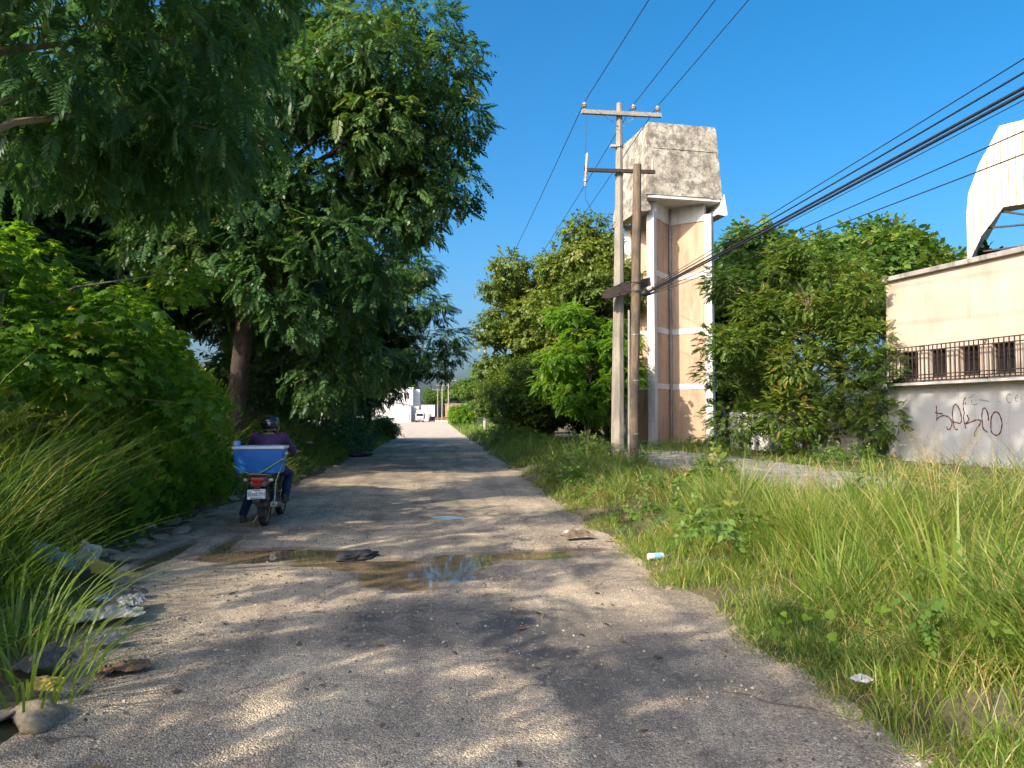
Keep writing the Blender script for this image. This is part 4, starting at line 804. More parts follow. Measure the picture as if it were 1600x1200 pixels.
# ------------------------------------------------------------------ undergrowth and grass
def strip_blobs(n, fx, fy, zr, br, g, hf):
    out = []
    for _ in range(n):
        y = fy(g); x = fx(g, y); s = g.uniform(*br); out.append((x, y, float(hf(x, y)) + g.uniform(*zr), s, s, s * .75))
    return out
gu = np.random.default_rng(31)
bl = strip_blobs(46, lambda g, y: float(edge_l(y)) - g.uniform(1.6, 5.5), lambda g: g.uniform(14.5, 52), (.1, 2.6), (.7, 1.3), gu, h_left)
bl += strip_blobs(26, lambda g, y: float(edge_l(y)) - g.uniform(.7, 1.6), lambda g: g.uniform(13.5, 50), (-.1, .7), (.45, .8), gu, h_left)
tag(link('undergrowth', np_mesh('undergrowth', *emit(foliage(bl, TP_SPRAY, 13, gu, inner=.45, size=(.8, 1.3), lower=-.6))), M['leaf_dark']), 'dark leafy undergrowth along the left edge of the road', 'undergrowth', kind='stuff')
bl = [(-4.75, 13.0, 1.6, .9, 1.0, .9), (-4.6, 13.8, .9, .9, 1.0, .8), (-4.55, 12.2, .9, .8, .8, .7), (-4.9, 14.6, 1.9, 1.0, 1.0, .9), (-4.35, 11.6, .8, .6, .6, .6), (-4.4, 10.6, 1.0, .7, .8, .7), (-5.3, 13.6, 2.7, 1.0, 1.0, .8), (-4.5, 12.8, 2.3, .6, .7, .6), (-4.3, 9.6, .8, .6, .7, .6)]
vitems = foliage(bl, TP_VINE, 28, gu, inner=.7, droop=.9, outw=.35, size=(.75, 1.15))
tag(link('creeper_vine', np_mesh('creeper_vine', *emit(vitems)), M['leaf_bright']), 'heart-leaved creeper hanging over the left bank beside the rider', 'vine', kind='stuff')
bl = strip_blobs(22, lambda g, y: g.uniform(2.9, 5.0), lambda g: g.uniform(18, 60), (-.1, .5), (.4, .8), gu, h_right) + strip_blobs(14, lambda g, y: g.uniform(9.5, 13), lambda g: g.uniform(17, 32), (-.1, .25), (.3, .55), gu, h_yard)
bl += strip_blobs(58, lambda g, y: g.uniform(2.4, 5.3), lambda g: g.uniform(3.6, 18), (-.05, .45), (.16, .38), gu, h_right)
tag(link('weeds', np_mesh('weeds', *emit(foliage(bl, [t_spray(9, .22, .075, .022, 4), t_pinnate(6, .2, .06, .016, .5, 60), t_spray(7, .18, .08, .027, 4)], 40, gu, inner=.3, size=(.7, 1.4), lower=-.4, tbias=.08))), M['leaf_mid']), 'leafy weeds mixed through the right verge grass', 'weeds', kind='stuff')

def blades(P, h, w, lean, bend, tint, g):
    m = len(P); a = g.random(m) * 2 * math.pi; side = np.stack([np.cos(a), np.sin(a), np.zeros(m)], 1)
    az = g.random(m) * 2 * math.pi; ld = np.stack([np.cos(az), np.sin(az), np.zeros(m)], 1)
    ts = (0.0, 0.4, 0.75, 1.0); ws = (0.8, 1.0, 0.6, 0.0); rows_ = []
    for t, k in zip(ts, ws):
        c = P + ld * (h * (lean * t + bend * t * t))[:, None]; c[:, 2] += h * t * (1 - 0.35 * np.minimum(1.2, bend) * t)
        if k: rows_ += [c - side * (w * k)[:, None], c + side * (w * k)[:, None]]
        else: rows_.append(c)
    V = np.stack(rows_, 1).reshape(-1, 3)
    Lt = np.array([0, 1, 3, 2, 2, 3, 5, 4, 4, 5, 6]); St = np.array([0, 4, 8]); i = np.arange(m)
    return V, (Lt[None] + 7 * i[:, None]).ravel(), (St[None] + 11 * i[:, None]).ravel(), np.repeat(tint, 7)
def join(*parts):
    V, L, S, T = [], [], [], []; vo = lo = 0
    for v, l, s, t in parts: V.append(v); L.append(l + vo); S.append(s + lo); T.append(t); vo += len(v); lo += len(l)
    return np.concatenate(V), np.concatenate(L), np.concatenate(S), np.concatenate(T)
def patch(n, x0, x1, y0, y1, hf, hfun, wid, g, clump=1.0, dry=0.06, bend=(.15, .6), cond=None):
    x = g.uniform(x0, x1, n); y = g.uniform(y0, y1, n)
    c = fbm(x * 1.1 + 60, y * 1.1 + 60, 3); keep = g.random(n) < np.clip(0.35 + clump * (c - 0.42) * 4, .05, 1)
    if cond is not None: keep &= cond(x, y)
    x, y = x[keep], y[keep]; m = len(x); P = np.stack([x, y, hf(x, y) - .01], 1)
    h = hfun(x, y) * g.uniform(.45, 1.15, m) * (.6 + 1.0 * vnoise(x * 1.7 + 90, y * 1.7))
    ti = np.clip(.36 + g.normal(0, .19, m) + .7 * (vnoise(x * .8 + 7, y * .8) - .5), 0, .84); dr = g.random(m) < dry * (.3 + 2.2 * vnoise(x * .6 + 33, y * .6 + 12)); ti[dr] = g.uniform(.88, 1, dr.sum())
    return blades(P, h, np.full(m, wid) * g.uniform(.6, 1.3, m), g.uniform(.0, .35, m), g.uniform(*bend, m), ti, g)
gg = np.random.default_rng(55)
hr = lambda x, y: .07 + .18 * sstep(2.1, 2.6, x) + .48 * sstep(2.6, 3.7, x) - .12 * sstep(4.6, 5.4, x) - .22 * sstep(8.5, 11, y) * sstep(2.8, 4.2, x)
onR = lambda x, y: x > 1.78 + .5 * fbm(y * 1.4, x * .5 + 9, 4)
G1 = join(patch(14000, 1.75, 2.6, 2.4, 12, h_right, lambda x, y: np.full(x.shape, .07), .003, gg, 1.6, .2, cond=onR), patch(30000, 1.9, 3.6, 2.4, 9, h_right, hr, .0035, gg, 1.2, .07, cond=onR), patch(24000, 3.2, 5.6, 3, 12, h_right, hr, .0045, gg, 1.5, .16), patch(9000, 3.4, 8.5, 5, 9.6, lambda x, y: np.where(x < 5.6, h_right(x, y), .33), lambda x, y: np.full(x.shape, .8), .005, gg, 1.8, .22), patch(20000, 1.9, 5.5, 9, 20, h_right, hr, .006, gg, 1.4, .14, cond=onR), patch(15000, 1.9, 5.6, 20, 46, h_right, lambda x, y: hr(x, y) * 1.2, .010, gg, .8, .06, cond=onR), patch(8000, 2.0, 7, 46, 115, lambda x, y: np.where(x < 5.6, h_right(x, y), .3), lambda x, y: np.full(x.shape, .5), .022, gg, .6, .03))
G1 = join(G1, patch(16000, 2.7, 5.5, 3.5, 15, h_right, lambda x, y: np.full(x.shape, .34), .004, gg, 1.6, 9.0, (.8, 1.5)), patch(6000, 1.8, 2.5, 2.6, 14, h_right, lambda x, y: np.full(x.shape, .10), .003, gg, 1.8, 9.0, (.6, 1.5), onR))
tag(link('grass', np_mesh('grass', *G1), M['grass']), 'rough green and straw grass covering the right roadside verge', 'grass', kind='stuff')
G2 = join(patch(14000, 8.1, 16, 8, 34, h_yard, lambda x, y: np.full(x.shape, .28), .008, gg, 1.0, .12), patch(2500, 5.6, 9.2, 9, 24, lambda x, y: np.full(x.shape, .40), lambda x, y: np.full(x.shape, .16), .006, gg, 2.2, .2), patch(4000, 6, 13, 24, 36, h_yard, lambda x, y: np.full(x.shape, .35), .009, gg, .8, .08))
tag(link('yard_grass', np_mesh('yard_grass', *G2), M['grass']), 'thin grass growing round the tower and over the platform cracks', 'grass', kind='stuff')
dl = lambda x, y: edge_l(y) - x
hl = lambda x, y: .22 + .75 * sstep(.25, 1.4, dl(x, y)) + .25 * sstep(6, 9, y)
notrash = lambda x, y: (dl(x, y) > .12 + .3 * fbm(y * 1.4 + 8, x * .4, 3)) & ((((x + 2.75) / .6) ** 2 + ((y - 6.9) / .9) ** 2 > .6) | (vnoise(x * 9, y * 9) > .72)) & ((((x + 3.35) / .55) ** 2 + ((y - 7.4) / .6) ** 2 > .8)) & ~((y > 8.6) & (y < 13.5) & (dl(x, y) < .55))
G3 = join(patch(17000, -4.6, -1.9, 3.2, 8.4, h_left, hl, .0055, gg, 1.0, .04, (.3, .9), notrash), patch(5000, -5.2, -3.9, 6.5, 13, h_left, lambda x, y: np.full(x.shape, 1.15), .006, gg, 1.2, .10, (.3, .9), notrash), patch(26000, -7.6, -3.6, 6.0, 15, h_left, lambda x, y: hl(x, y) * 1.25, .007, gg, .9, .10, (.3, .9), notrash), patch(12000, -6.5, -3.1, 15, 30, h_left, lambda x, y: hl(x, y) * .8, .010, gg, .8, .05, (.3, .9), notrash), patch(6000, -6.0, -3.0, 30, 58, h_left, lambda x, y: hl(x, y) * .6, .016, gg, .8, .04, (.3, .8)))
tag(link('bank_grass', np_mesh('bank_grass', *G3), M['grass']), 'long arching grass over the left roadside bank', 'grass', kind='stuff')

# single tufts one can pick out
def tuft(name, label, loc, n, h, w, spread, seed, mat_, bend=(.1, .45), tint=(.4, .85), group=None):
    q = np.random.default_rng(seed); a = q.random(n) * 6.283; r = spread * np.sqrt(q.random(n)) * .35; P = np.stack([np.cos(a) * r, np.sin(a) * r, np.full(n, -.03)], 1)
    m = len(P); side = np.stack([-np.sin(a), np.cos(a), np.zeros(m)], 1); ld = np.stack([np.cos(a), np.sin(a), np.zeros(m)], 1); hh = h * q.uniform(.45, 1.1, m); be = q.uniform(*bend, m); le = q.uniform(.05, .5, m) * spread
    ts = (0., .3, .6, .85, 1.); ws = (.7, 1., .85, .45, 0); rows_ = []
    for t, k in zip(ts, ws):
        c = P + ld * (hh * (le * t + be * t * t))[:, None]; c[:, 2] += hh * t * (1 - .4 * be * t)
        if k: rows_ += [c - side * w * k, c + side * w * k]
        else: rows_.append(c)
    V = np.stack(rows_, 1).reshape(-1, 3); Lt = np.array([0, 1, 3, 2, 2, 3, 5, 4, 4, 5, 7, 6, 6, 7, 8]); St = np.array([0, 4, 8, 12]); i = np.arange(m)
    me = np_mesh(name, V, (Lt[None] + 9 * i[:, None]).ravel(), (St[None] + 15 * i[:, None]).ravel(), np.repeat(q.uniform(*tint, m), 9))
    return tag(link(name, me, M[mat_], None, loc), label, 'grass', group)
tuft('grass_tuft', 'tall pale green sword-like grass tuft at the right edge of the view', (3.55, 5.0, .12), 70, 1.15, .011, .8, 1, 'grass', tint=(.55, .84))
tuft('grass_tuft', 'tall green tuft leaning left beside the sword-like tuft', (2.95, 5.6, .1), 60, .75, .007, .9, 2, 'grass', tint=(.35, .75))
tuft('grass_tuft', 'yellow-green tall tuft standing before the platform edge', (5.1, 8.4, .2), 130, 1.1, .009, .8, 3, 'grass', tint=(.6, .9))
tuft('grass_tuft', 'wide bright tuft right of centre in the verge, near the slabs', (4.6, 10.0, .15), 120, .8, .008, .9, 4, 'grass', tint=(.5, .86))
tuft('dry_tuft', 'orange dry grass clump fallen over in the sunny ditch', (3.9, 12.4, .15), 160, .75, .006, 1.6, 5, 'drygrass', (.6, 1.2), (.4, 1))
tuft('dry_tuft', 'orange dry grass clump at the near end of the platform edge', (5.0, 14.5, .25), 120, .8, .007, 1.5, 6, 'drygrass', (.5, 1.2), (.5, 1))
tuft('grass_tuft', 'broad-bladed bright tuft in the lower left corner', (-2.25, 4.55, .1), 80, .55, .0075, 1.2, 7, 'grass', (.4, 1.0), (.35, .7))
tuft('grass_tuft', 'broad-bladed tuft above the corner tuft on the left bank', (-2.75, 5.35, .12), 90, .6, .0075, 1.2, 8, 'grass', (.4, 1.0), (.3, .7))
tuft('grass_tuft', 'broad drooping tuft hanging over the trash on the left bank', (-3.6, 6.6, .15), 90, .9, .010, 1.3, 9, 'grass', (.5, 1.1), (.4, .8))
for k, (x, y, h, lab) in enumerate(((4.45, 6.5, 1.35, 'straw seed-headed stalks arching up at the right frame edge'), (5.2, 7.6, 1.4, 'straw seed-headed stalks in front of the graffiti'), (4.1, 8.2, 1.15, 'straw stalks bending left below the graffiti'), (-5.2, 7.6, 2.3, 'tall straw seed heads above the left bank grass'), (-5.7, 8.6, 2.6, 'tallest straw seed heads at the left frame edge'))):
    q = np.random.default_rng(200 + k); b = MB()
    for s in range(9):
        az = q.uniform(0, 6.28); le = q.uniform(.15, .5); pts = [Vector((0, 0, -.05)) + Vector((math.cos(az) * h * le * t * t, math.sin(az) * h * le * t * t, h * t * (1 - .25 * le * t))) for t in (0, .35, .7, 1)]
        b.tube(pts, [.004, .0035, .003, .0015], 4)
        for j in range(9):
            p = pts[2].lerp(pts[3], j / 8); a2 = q.uniform(0, 6.28); ln = h * .13 * (1.2 - j / 9); e = p + Vector((math.cos(a2) * ln, math.sin(a2) * ln, ln * .3)); b.tube([p, (p + e) / 2 + Vector((0, 0, .02)), e], [.0016, .0015, .001], 3)
    o = b.build('seed_stalks', M['drygrass'], None, (x, y, float(h_right(x, y) if x > 0 else h_left(x, y)))); o.data.attributes.new('tint', 'FLOAT', 'POINT').data.foreach_set('value', q.uniform(.3, .8, len(o.data.vertices)).astype(np.float32)); tag(o, lab, 'grass')
# heart-leaved creeper in the near right grass, each leaf a part
def heart_leaf():
    T = Tpl(); T.poly(leaf_pts((0, 0, 0), (1, 0, .1), (0, 0, 1), .075, .037, 'heart', .25)); T.done(); return np_mesh('leaf', T.V, T.L, T.S, np.full(len(T.V), .75))
HL = heart_leaf(); HL.materials.append(M['leaf_bright'])
for lab, loc, n in (('creeping vine with bright heart leaves in the lower right corner grass', (2.62, 4.0, .2), 20), ('shaded creeping vine with heart leaves left of the bright one', (2.5, 4.75, .14), 15)):
    c = empty('creeper', loc); tag(c, lab, 'vine'); q = np.random.default_rng(n); pts = [Vector((.5 - .06 * k + .03 * math.sin(k * 2), -.12 + .10 * math.sin(k * .9) + .03 * k, .14 + .05 * math.sin(k * 1.3))) for k in range(n)]
    MB().tube(pts, .0025, 5).build('stem', M['leaf_mid'], c)
    for p in pts:
        o = link('leaf', HL, None, c, p + Vector((q.normal() * .04, q.normal() * .04, .03)), (q.uniform(-.9, -.2), q.uniform(-.5, .5), q.uniform(0, 6.28))); s = q.uniform(.45, .95); o.scale = (s, s, s)
for k, (lab, x, y, h) in enumerate((('young weed with paired leaves standing up in the verge grass', 2.85, 7.0, .5), ('small leafy weed growing in the short grass near the road edge', 2.62, 5.25, .3), ('leafy weed on the yard grass before the big bush', 9.6, 20.5, 1.2))):
    c = empty('weed_plant', (x, y, float(h_right(x, y) if x < 6 else h_yard(x, y)))); tag(c, lab, 'weed'); q = np.random.default_rng(300 + k); MB().tube([(0, 0, -.03), (.02, .01, h * .5), (.05, 0, h)], [.006, .004, .002], 5).build('stem', M['leaf_mid'], c)
    for j in range(int(9 + h * 10)):
        t = .25 + .75 * j / (9 + h * 10); s = h * 2.1 * (1.25 - t * .7); o = link('leaf', HL, None, c, (.05 * t, 0, h * t), (q.uniform(-.3, .3), -.2 + q.uniform(-.3, .3), j * 2.4)); o.scale = (s, s * .7, s)

# ------------------------------------------------------------------ motorcycle, rider, cooler
BX, BY, BR = -2.50, 11.22, R(1.0)
M['tyre'] = simple('tyre_rubber', (.022, .021, .02), (.075, .065, .05), .85, 7, bmp=.3, bscale=40)
M['bike_grey'] = simple('bike_grey', (.20, .20, .20), (.13, .125, .12), .38, 5, metal=.3, bmp=.05)
M['engine'] = simple('engine_metal', (.22, .21, .19), (.09, .08, .07), .5, 10, metal=.6, bmp=.2)
M['chrome'] = simple('chrome', (.55, .55, .55), (.38, .36, .33), .25, 6, metal=.9, bmp=.03)
M['red_lens'] = simple('red_lens', (.42, .015, .012), (.30, .012, .01), .18, 20, bmp=.05, spec=.6)
M['orange_lens'] = simple('orange_lens', (.55, .16, .02), (.4, .1, .02), .2, 20, bmp=0)
M['plate'] = simple('plate_white', (.62, .68, .72), (.50, .55, .60), .45, 10, bmp=.05)
M['plate_ink'] = simple('plate_ink', (.05, .06, .08), (.09, .10, .12), .5, 10, bmp=0)
M['cooler_blue'] = simple('cooler_blue', (.006, .12, .46), (.010, .14, .48), .55, 3, bmp=.03, spec=.5)
M['cooler_white'] = simple('cooler_white', (.74, .75, .76), (.62, .63, .63), .4, 4, bmp=.03)
M['cooler_pale'] = simple('cooler_pale', (.22, .50, .75), (.2, .45, .7), .4, 4, bmp=.03)
M['strap'] = simple('elastic_strap', (.36, .42, .06), (.22, .34, .08), .7, 30, bmp=.2)
M['shirt'] = simple('purple_shirt', (.075, .035, .115), (.048, .024, .08), .85, 4, bmp=.5, bscale=7, dist=.03)
M['jeans'] = simple('blue_jeans', (.022, .04, .11), (.012, .02, .06), .9, 6, bmp=.6, bscale=9, dist=.025)
M['skin'] = simple('skin', (.30, .17, .10), (.26, .14, .085), .5, 12, bmp=.05)
M['shoe'] = simple('grey_shoe', (.10, .095, .09), (.06, .055, .05), .8, 14, bmp=.2)
M['helmet'] = simple('helmet_black', (.010, .012, .015), (.014, .016, .02), .12, 3, bmp=0, spec=.7)
M['visor'] = simple('visor', (.05, .045, .04), (.07, .06, .05), .08, 3, bmp=0, spec=.8)

mc = empty('motorcycle', (BX, BY, 0.012), BR); tag(mc, 'small grey commuter motorcycle seen from behind at the left of the road', 'motorcycle')
def wheel(y):
    w_ = empty('wheel'); w_.parent = mc; w_.location = (0, y, .295)
    pr = [(.235, -.04), (.262, -.05), (.285, -.038), (.295, -.012), (.295, .012), (.285, .038), (.262, .05), (.235, .04)]
    MB().lathe(pr, 40, 'X', closed=True).build('tyre', M['tyre'], w_, smooth=True)
    MB().lathe([(.215, -.028), (.238, -.034), (.238, .034), (.215, .028)], 36, 'X', closed=True).build('rim', M['chrome'], w_, smooth=True)
    MB().lathe([(.02, -.07), (.06, -.06), (.06, .06), (.02, .07)], 16, 'X').build('hub', M['engine'], w_, smooth=True)
    sp = MB().tube([(0, 0, .05), (0, 0, .22)], .0035, 4).mesh('spoke'); sp.materials.append(M['chrome'])
    for k in range(18): link('spoke', sp, None, w_, ((k % 2) * .04 - .02, 0, 0), (2 * math.pi * k / 18, 0, 0))
    for k in range(30):
        a = 2 * math.pi * k / 30
        if k % 2 == 0: MB().box((.018 * (1 if k % 4 else -1), .294 * math.sin(a), .294 * math.cos(a)), (.03, .02, .012), rx=-a).build('tread_block', M['tyre'], w_)
wheel(0.29); wheel(1.53)
def arc(r, a0, a1, cy, cz, n=12): return [(cy + r * math.sin(R(a0 + (a1 - a0) * k / n)), cz + r * math.cos(R(a0 + (a1 - a0) * k / n))) for k in range(n + 1)]
def fender(cy, a0, a1, wd, mat_):
    o_ = arc(.335, a0, a1, cy, .295); i_ = arc(.325, a0, a1, cy, .295); b = MB(); b.prism(o_ + i_[::-1], -wd, wd, 'YZ'); return b.build('fender', mat_, mc)
fender(.29, -88, 20, .062, M['black_plastic']); fender(1.53, -60, 60, .055, M['bike_grey'])
# tail, plate, lights
b = MB(); b.prism([(-.20, .60), (-.22, .66), (-.14, .745), (.25, .77), (.30, .66), (.05, .62)], -.105, .105, 'YZ'); b.build('tail_cowl', M['bike_grey'], mc, bevel=.02, smooth=True)
b = MB(); b.prism([(-.085, .735), (.085, .735), (.10, .70), (.06, .655), (-.06, .655), (-.10, .70)], -.235, -.17, 'XZ'); tl = b.build('tail_light', M['red_lens'], mc, bevel=.012, smooth=True)
b = MB(); b.box((0, -.228, .615), (.085, .02, .055)); b.build('reflector', M['red_lens'], mc, bevel=.004)
for s in (-1, 1):
    MB().tube([(s * .10, -.15, .69), (s * .155, -.16, .695)], .012, 8).build('indicator_stalk', M['black_plastic'], mc)
    MB().ell((s * .175, -.17, .695), (.035, .03, .026)).build('indicator', M['porcelain'], mc, smooth=True)
b = MB(); b.box((0, -.195, .50), (.06, .012, .22), rx=R(-12)); b.build('plate_bracket', M['black_plastic'], mc)
pl = MB().box((0, 0, 0), (.245, .006, .135)).build('license_plate', M['plate'], mc, (-.012, -.232, .505), (R(-10), R(-2), 0), bevel=.002)
tm = text_mesh('plate_number', '3D6LYN', .066); link('plate_number', tm, M['plate_ink'], pl, (0, -.0045, -.002), (R(90), 0, 0))
MB().box((0, -.0042, .054), (.10, .002, .010)).build('plate_stripe', M['plate_ink'], pl); MB().box((0, -.0042, -.055), (.18, .002, .008)).build('plate_stripe', M['plate_ink'], pl)
# frame, seat, tank
b = MB(); b.prism([(.18, .74), (.22, .79), (.75, .77), (.80, .72), (.5, .70), (.25, .70)], -.125, .125, 'YZ'); b.build('seat', M['black_plastic'], mc, bevel=.03, smooth=True)
b = MB(); b.prism([(.76, .72), (.80, .84), (1.0, .90), (1.2, .86), (1.24, .74), (1.0, .66)], -.13, .13, 'YZ'); b.build('fuel_tank', M['bike_grey'], mc, bevel=.05, smooth=True)
b = MB()
for s in (-1, 1):
    b.tube([(s * .11, -.05, .70), (s * .12, .45, .68), (s * .09, 1.0, .70), (s * .04, 1.28, .82)], .014, 7); b.tube([(s * .12, .45, .68), (s * .12, .55, .34)], .016, 7); b.tube([(s * .10, .55, .34), (s * .08, 1.12, .32), (s * .04, 1.26, .72)], .014, 7)
b.build('frame', M['black_plastic'], mc, smooth=True)
for s in (-1, 1):
    MB().tube([(s * .085, .29, .295), (s * .10, .62, .33)], .020, 8).build('swing_arm', M['engine'], mc, smooth=True)
    sh_ = MB().tube([(s * .135, .26, .31), (s * .135, .36, .66)], .014, 8).build('shock_absorber', M['chrome'], mc, smooth=True)
    cs = []; 
    for k in range(61): a = k * .63; t = k / 60; cs.append((s * .135 + .028 * math.cos(a), .275 + .075 * t + .028 * math.sin(a), .37 + .24 * t))
    MB().tube(cs, .005, 5).build('spring', M['steel'], sh_)
    MB().tube([(s * .05, 1.26, .88), (s * .07, 1.53, .295)], .02, 8).build('fork_leg', M['chrome'], mc, smooth=True)
    MB().tube([(s * .10, .62, .30), (s * .25, .62, .295)], .012, 6).build('foot_peg', M['engine'], mc)
    MB().tube([(s * .11, .3, .40), (s * .20, .38, .36)], .010, 6).build('pillion_peg', M['engine'], mc)
eng = MB(); eng.box((0, .82, .36), (.22, .34, .22)); eng.box((0, .98, .50), (.15, .17, .20), rx=R(-25)); eng.lathe([(.02, -.15), (.10, -.14), (.11, -.08), (.11, .08), (.10, .14), (.02, .15)], 18, 'X', (0, .76, .34)); eng.build('engine', M['engine'], mc, bevel=.012)
for k in range(5): MB().box((0, .955 + .012 * k, .42 + .035 * k), (.19, .2, .008), rx=R(-25)).build('cooling_fin', M['engine'], mc)
ex = MB().tube([(.16, .60, .27), (.185, .30, .31), (.19, -.06, .345)], [.032, .05, .05], 14).build('muffler', M['engine'], mc, smooth=True)
MB().lathe([(.018, -.075), (.045, -.075), (.052, -.06), (.045, -.055), (.018, -.06)], 14, 'Y', (.19, 0, .346), closed=True).build('muffler_cap', M['chrome'], ex)
MB().tube([(.07, 1.08, .45), (.13, 1.1, .30), (.15, .9, .24), (.16, .60, .27)], .02, 8).build('exhaust_pipe', M['chrome'], mc, smooth=True)
b = MB(); b.prism([(.22, .40), (.72, .41), (.74, .30), (.22, .29)], -.105, -.085, 'YZ'); b.build('chain_guard', M['black_plastic'], mc)
b = MB()
for s in (-1, 1):
    b.tube([(s * .15, -.20, .77), (s * .15, .30, .765)], .009, 6)
for y in (-.2, -.08, .04, .16): b.tube([(-.15, y, .772), (.15, y, .772)], .008, 6)
b.build('luggage_rack', M['steel'], mc)
MB().tube([(-.15, -.04, .77), (-.12, .1, .66)], .008, 6).build('rack_stay', M['steel'], mc); MB().tube([(.15, -.04, .77), (.12, .1, .66)], .008, 6).build('rack_stay', M['steel'], mc)
hbp = [(-.36, 1.06, 1.02), (-.22, 1.13, 1.03), (-.08, 1.22, .97), (.08, 1.22, .97), (.22, 1.13, 1.03), (.36, 1.06, 1.02)]
MB().tube(hbp, .011, 8).build('handlebar', M['chrome'], mc, smooth=True)
for s in (-1, 1):
    MB().tube([(s * .26, 1.115, 1.028), (s * .385, 1.045, 1.018)], .017, 10).build('hand_grip', M['black_plastic'], mc, smooth=True)
    MB().tube([(s * .25, 1.19, 1.05), (s * .40, 1.15, 1.03)], .006, 6).build('brake_lever', M['chrome'], mc)
    mi = MB().tube([(s * .25, 1.13, 1.04), (s * .36, 1.10, 1.12), (s * .46, 1.08, 1.16)], .006, 6).build('mirror', M['black_plastic'], mc)
    MB().ell((s * .515, 1.08, 1.165), (.062, .022, .036)).build('mirror_housing', M['black_plastic'], mi, smooth=True)
b = MB(); b.lathe([(.02, -.06), (.07, -.05), (.088, .02), (.085, .05), (.05, .065)], 18, 'Y', (0, 1.36, .90)); b.build('headlight', M['chrome'], mc, smooth=True)
MB().tube([(-.10, .62, .28), (-.15, .55, .12), (-.20, .5, .015)], .010, 6).build('side_stand', M['steel'], mc)

# cooler tied on the rack (a thing of its own)
co = empty('cooler_box', (BX, BY, 0.012), BR); tag(co, 'blue picnic cooler with white rim strapped behind the motorcycle rider', 'cooler')
def frustum(x0, y0, x1, y1, z0, z1, cy): 
    b = MB(); b.add([(-x0, cy - y0, z0), (x0, cy - y0, z0), (x0, cy + y0, z0), (-x0, cy + y0, z0), (-x1, cy - y1, z1), (x1, cy - y1, z1), (x1, cy + y1, z1), (-x1, cy + y1, z1)], [(3, 2, 1, 0), (4, 5, 6, 7), (0, 1, 5, 4), (1, 2, 6, 5), (2, 3, 7, 6), (3, 0, 4, 7)]); return b
CY = -.03
frustum(.305, .165, .345, .20, .785, 1.135, CY).build('tub', M['cooler_blue'], co, bevel=.035, smooth=True)
frustum(.352, .207, .354, .209, 1.128, 1.165, CY).build('rim', M['cooler_white'], co, bevel=.008)
frustum(.315, .172, .315, .172, 1.166, 1.172, CY).build('lid_panel', M['cooler_pale'], co)
MB().box((-.315, CY - .05, 1.205), (.065, .16, .065)).build('lid_handle', M['cooler_pale'], co, bevel=.012)
for s in (-1, 1): MB().box((s * .352, CY, 1.06), (.018, .16, .04)).build('grip', M['cooler_white'], co, bevel=.005)
stp = empty('elastic_strap', (BX, BY, 0.012), BR); tag(stp, 'yellow-green elastic cord in a V across the blue cooler', 'strap')
yb = CY - .185
MB().tube([(.362, CY, 1.02), (.352, yb - .018, 1.00), (.24, yb - .008, .93), (.12, yb + .002, .85), (.02, yb + .01, .79), (-.10, yb + .01, .785), (-.20, yb + .002, .82), (-.335, yb - .012, .905), (-.350, CY, .94)], .009, 6, flat=.6).build('cord', M['strap'], stp, smooth=True)
MB().tube([(.325, yb + .02, .91), (.27, yb + .03, .76), (.20, -.08, .58), (.165, .1, .52)], .006, 6).build('cord', M['strap'], stp, smooth=True)
MB().tube([(-.24, yb + .01, .80), (-.22, -.12, .73), (-.16, -.02, .62)], .006, 6).build('cord', M['strap'], stp, smooth=True)

# rider: one continuous body; clothes and helmet are children
pe = empty('person', (BX, BY, 0.012), BR); tag(pe, 'person in purple shirt, jeans and black helmet sitting on the motorcycle, left foot down', 'person')
def limb(mb, pts, rs, n=14):
    mb.tube(pts, rs, n)
    for p, r in zip(pts, rs): mb.ell(p, (r * .99,) * 3, 12, 8)
LH, RH_ = (-.10, .50, .84), (.10, .50, .84); LK, RK = (-.25, .86, .62), (.235, .90, .70); LA, RA = (-.385, .66, .13), (.225, .63, .385)
LS, RS = (-.195, .58, 1.275), (.195, .58, 1.275); LE, RE = (-.33, .72, 1.06), (.33, .72, 1.06); LW, RW = (-.345, .98, 1.035), (.345, .98, 1.035)
bd_ = MB()
bd_.ell((0, .50, .88), (.155, .115, .12), 16, 10); bd_.tube([(0, .50, .88), (0, .52, 1.05), (0, .56, 1.22), (0, .59, 1.32)], [.125, .13, .14, .09], 16); bd_.ell((0, .57, 1.22), (.17, .105, .12), 16, 10)
for a, e, w_ in ((LS, LE, LW), (RS, RE, RW)): limb(bd_, [a, e, w_], [.058, .043, .028])
for h, k, a in ((LH, LK, LA), (RH_, RK, RA)): limb(bd_, [h, k, a], [.082, .056, .04])
bd_.tube([(0, .585, 1.28), (0, .60, 1.42)], [.058, .055], 14); bd_.ell((0, .635, 1.475), (.078, .10, .115), 16, 12); bd_.ell((0, .735, 1.465), (.014, .02, .02), 8, 6); bd_.ell((0, .722, 1.43), (.026, .012, .009), 8, 6)
for s in (-1, 1):
    bd_.ell((s * .03, .722, 1.49), (.013, .012, .008), 8, 6); bd_.ell((s * .079, .63, 1.47), (.012, .022, .03), 8, 6)
    px, py, pz = s * .345, 1.02, 1.035
    bd_.ell((px, py, pz), (.040, .045, .020), 10, 8)
    for f, (dx, ln) in enumerate(((-.030, .85), (-.010, 1.0), (.010, .97), (.030, .8))): limb(bd_, [(px + dx, py + .03, pz + .008), (px + dx, py + .03 + .045 * ln, pz + .004), (px + dx, py + .03 + .060 * ln, pz - .026), (px + dx, py + .045, pz - .043)], [.0095, .009, .0085, .008], 8)
    limb(bd_, [(px - s * .035, py - .005, pz - .004), (px - s * .052, py + .025, pz - .020), (px - s * .042, py + .045, pz - .036)], [.012, .010, .009], 8)
remesh(bd_, 'body', M['skin'], pe, .009, 2)
st_ = MB()
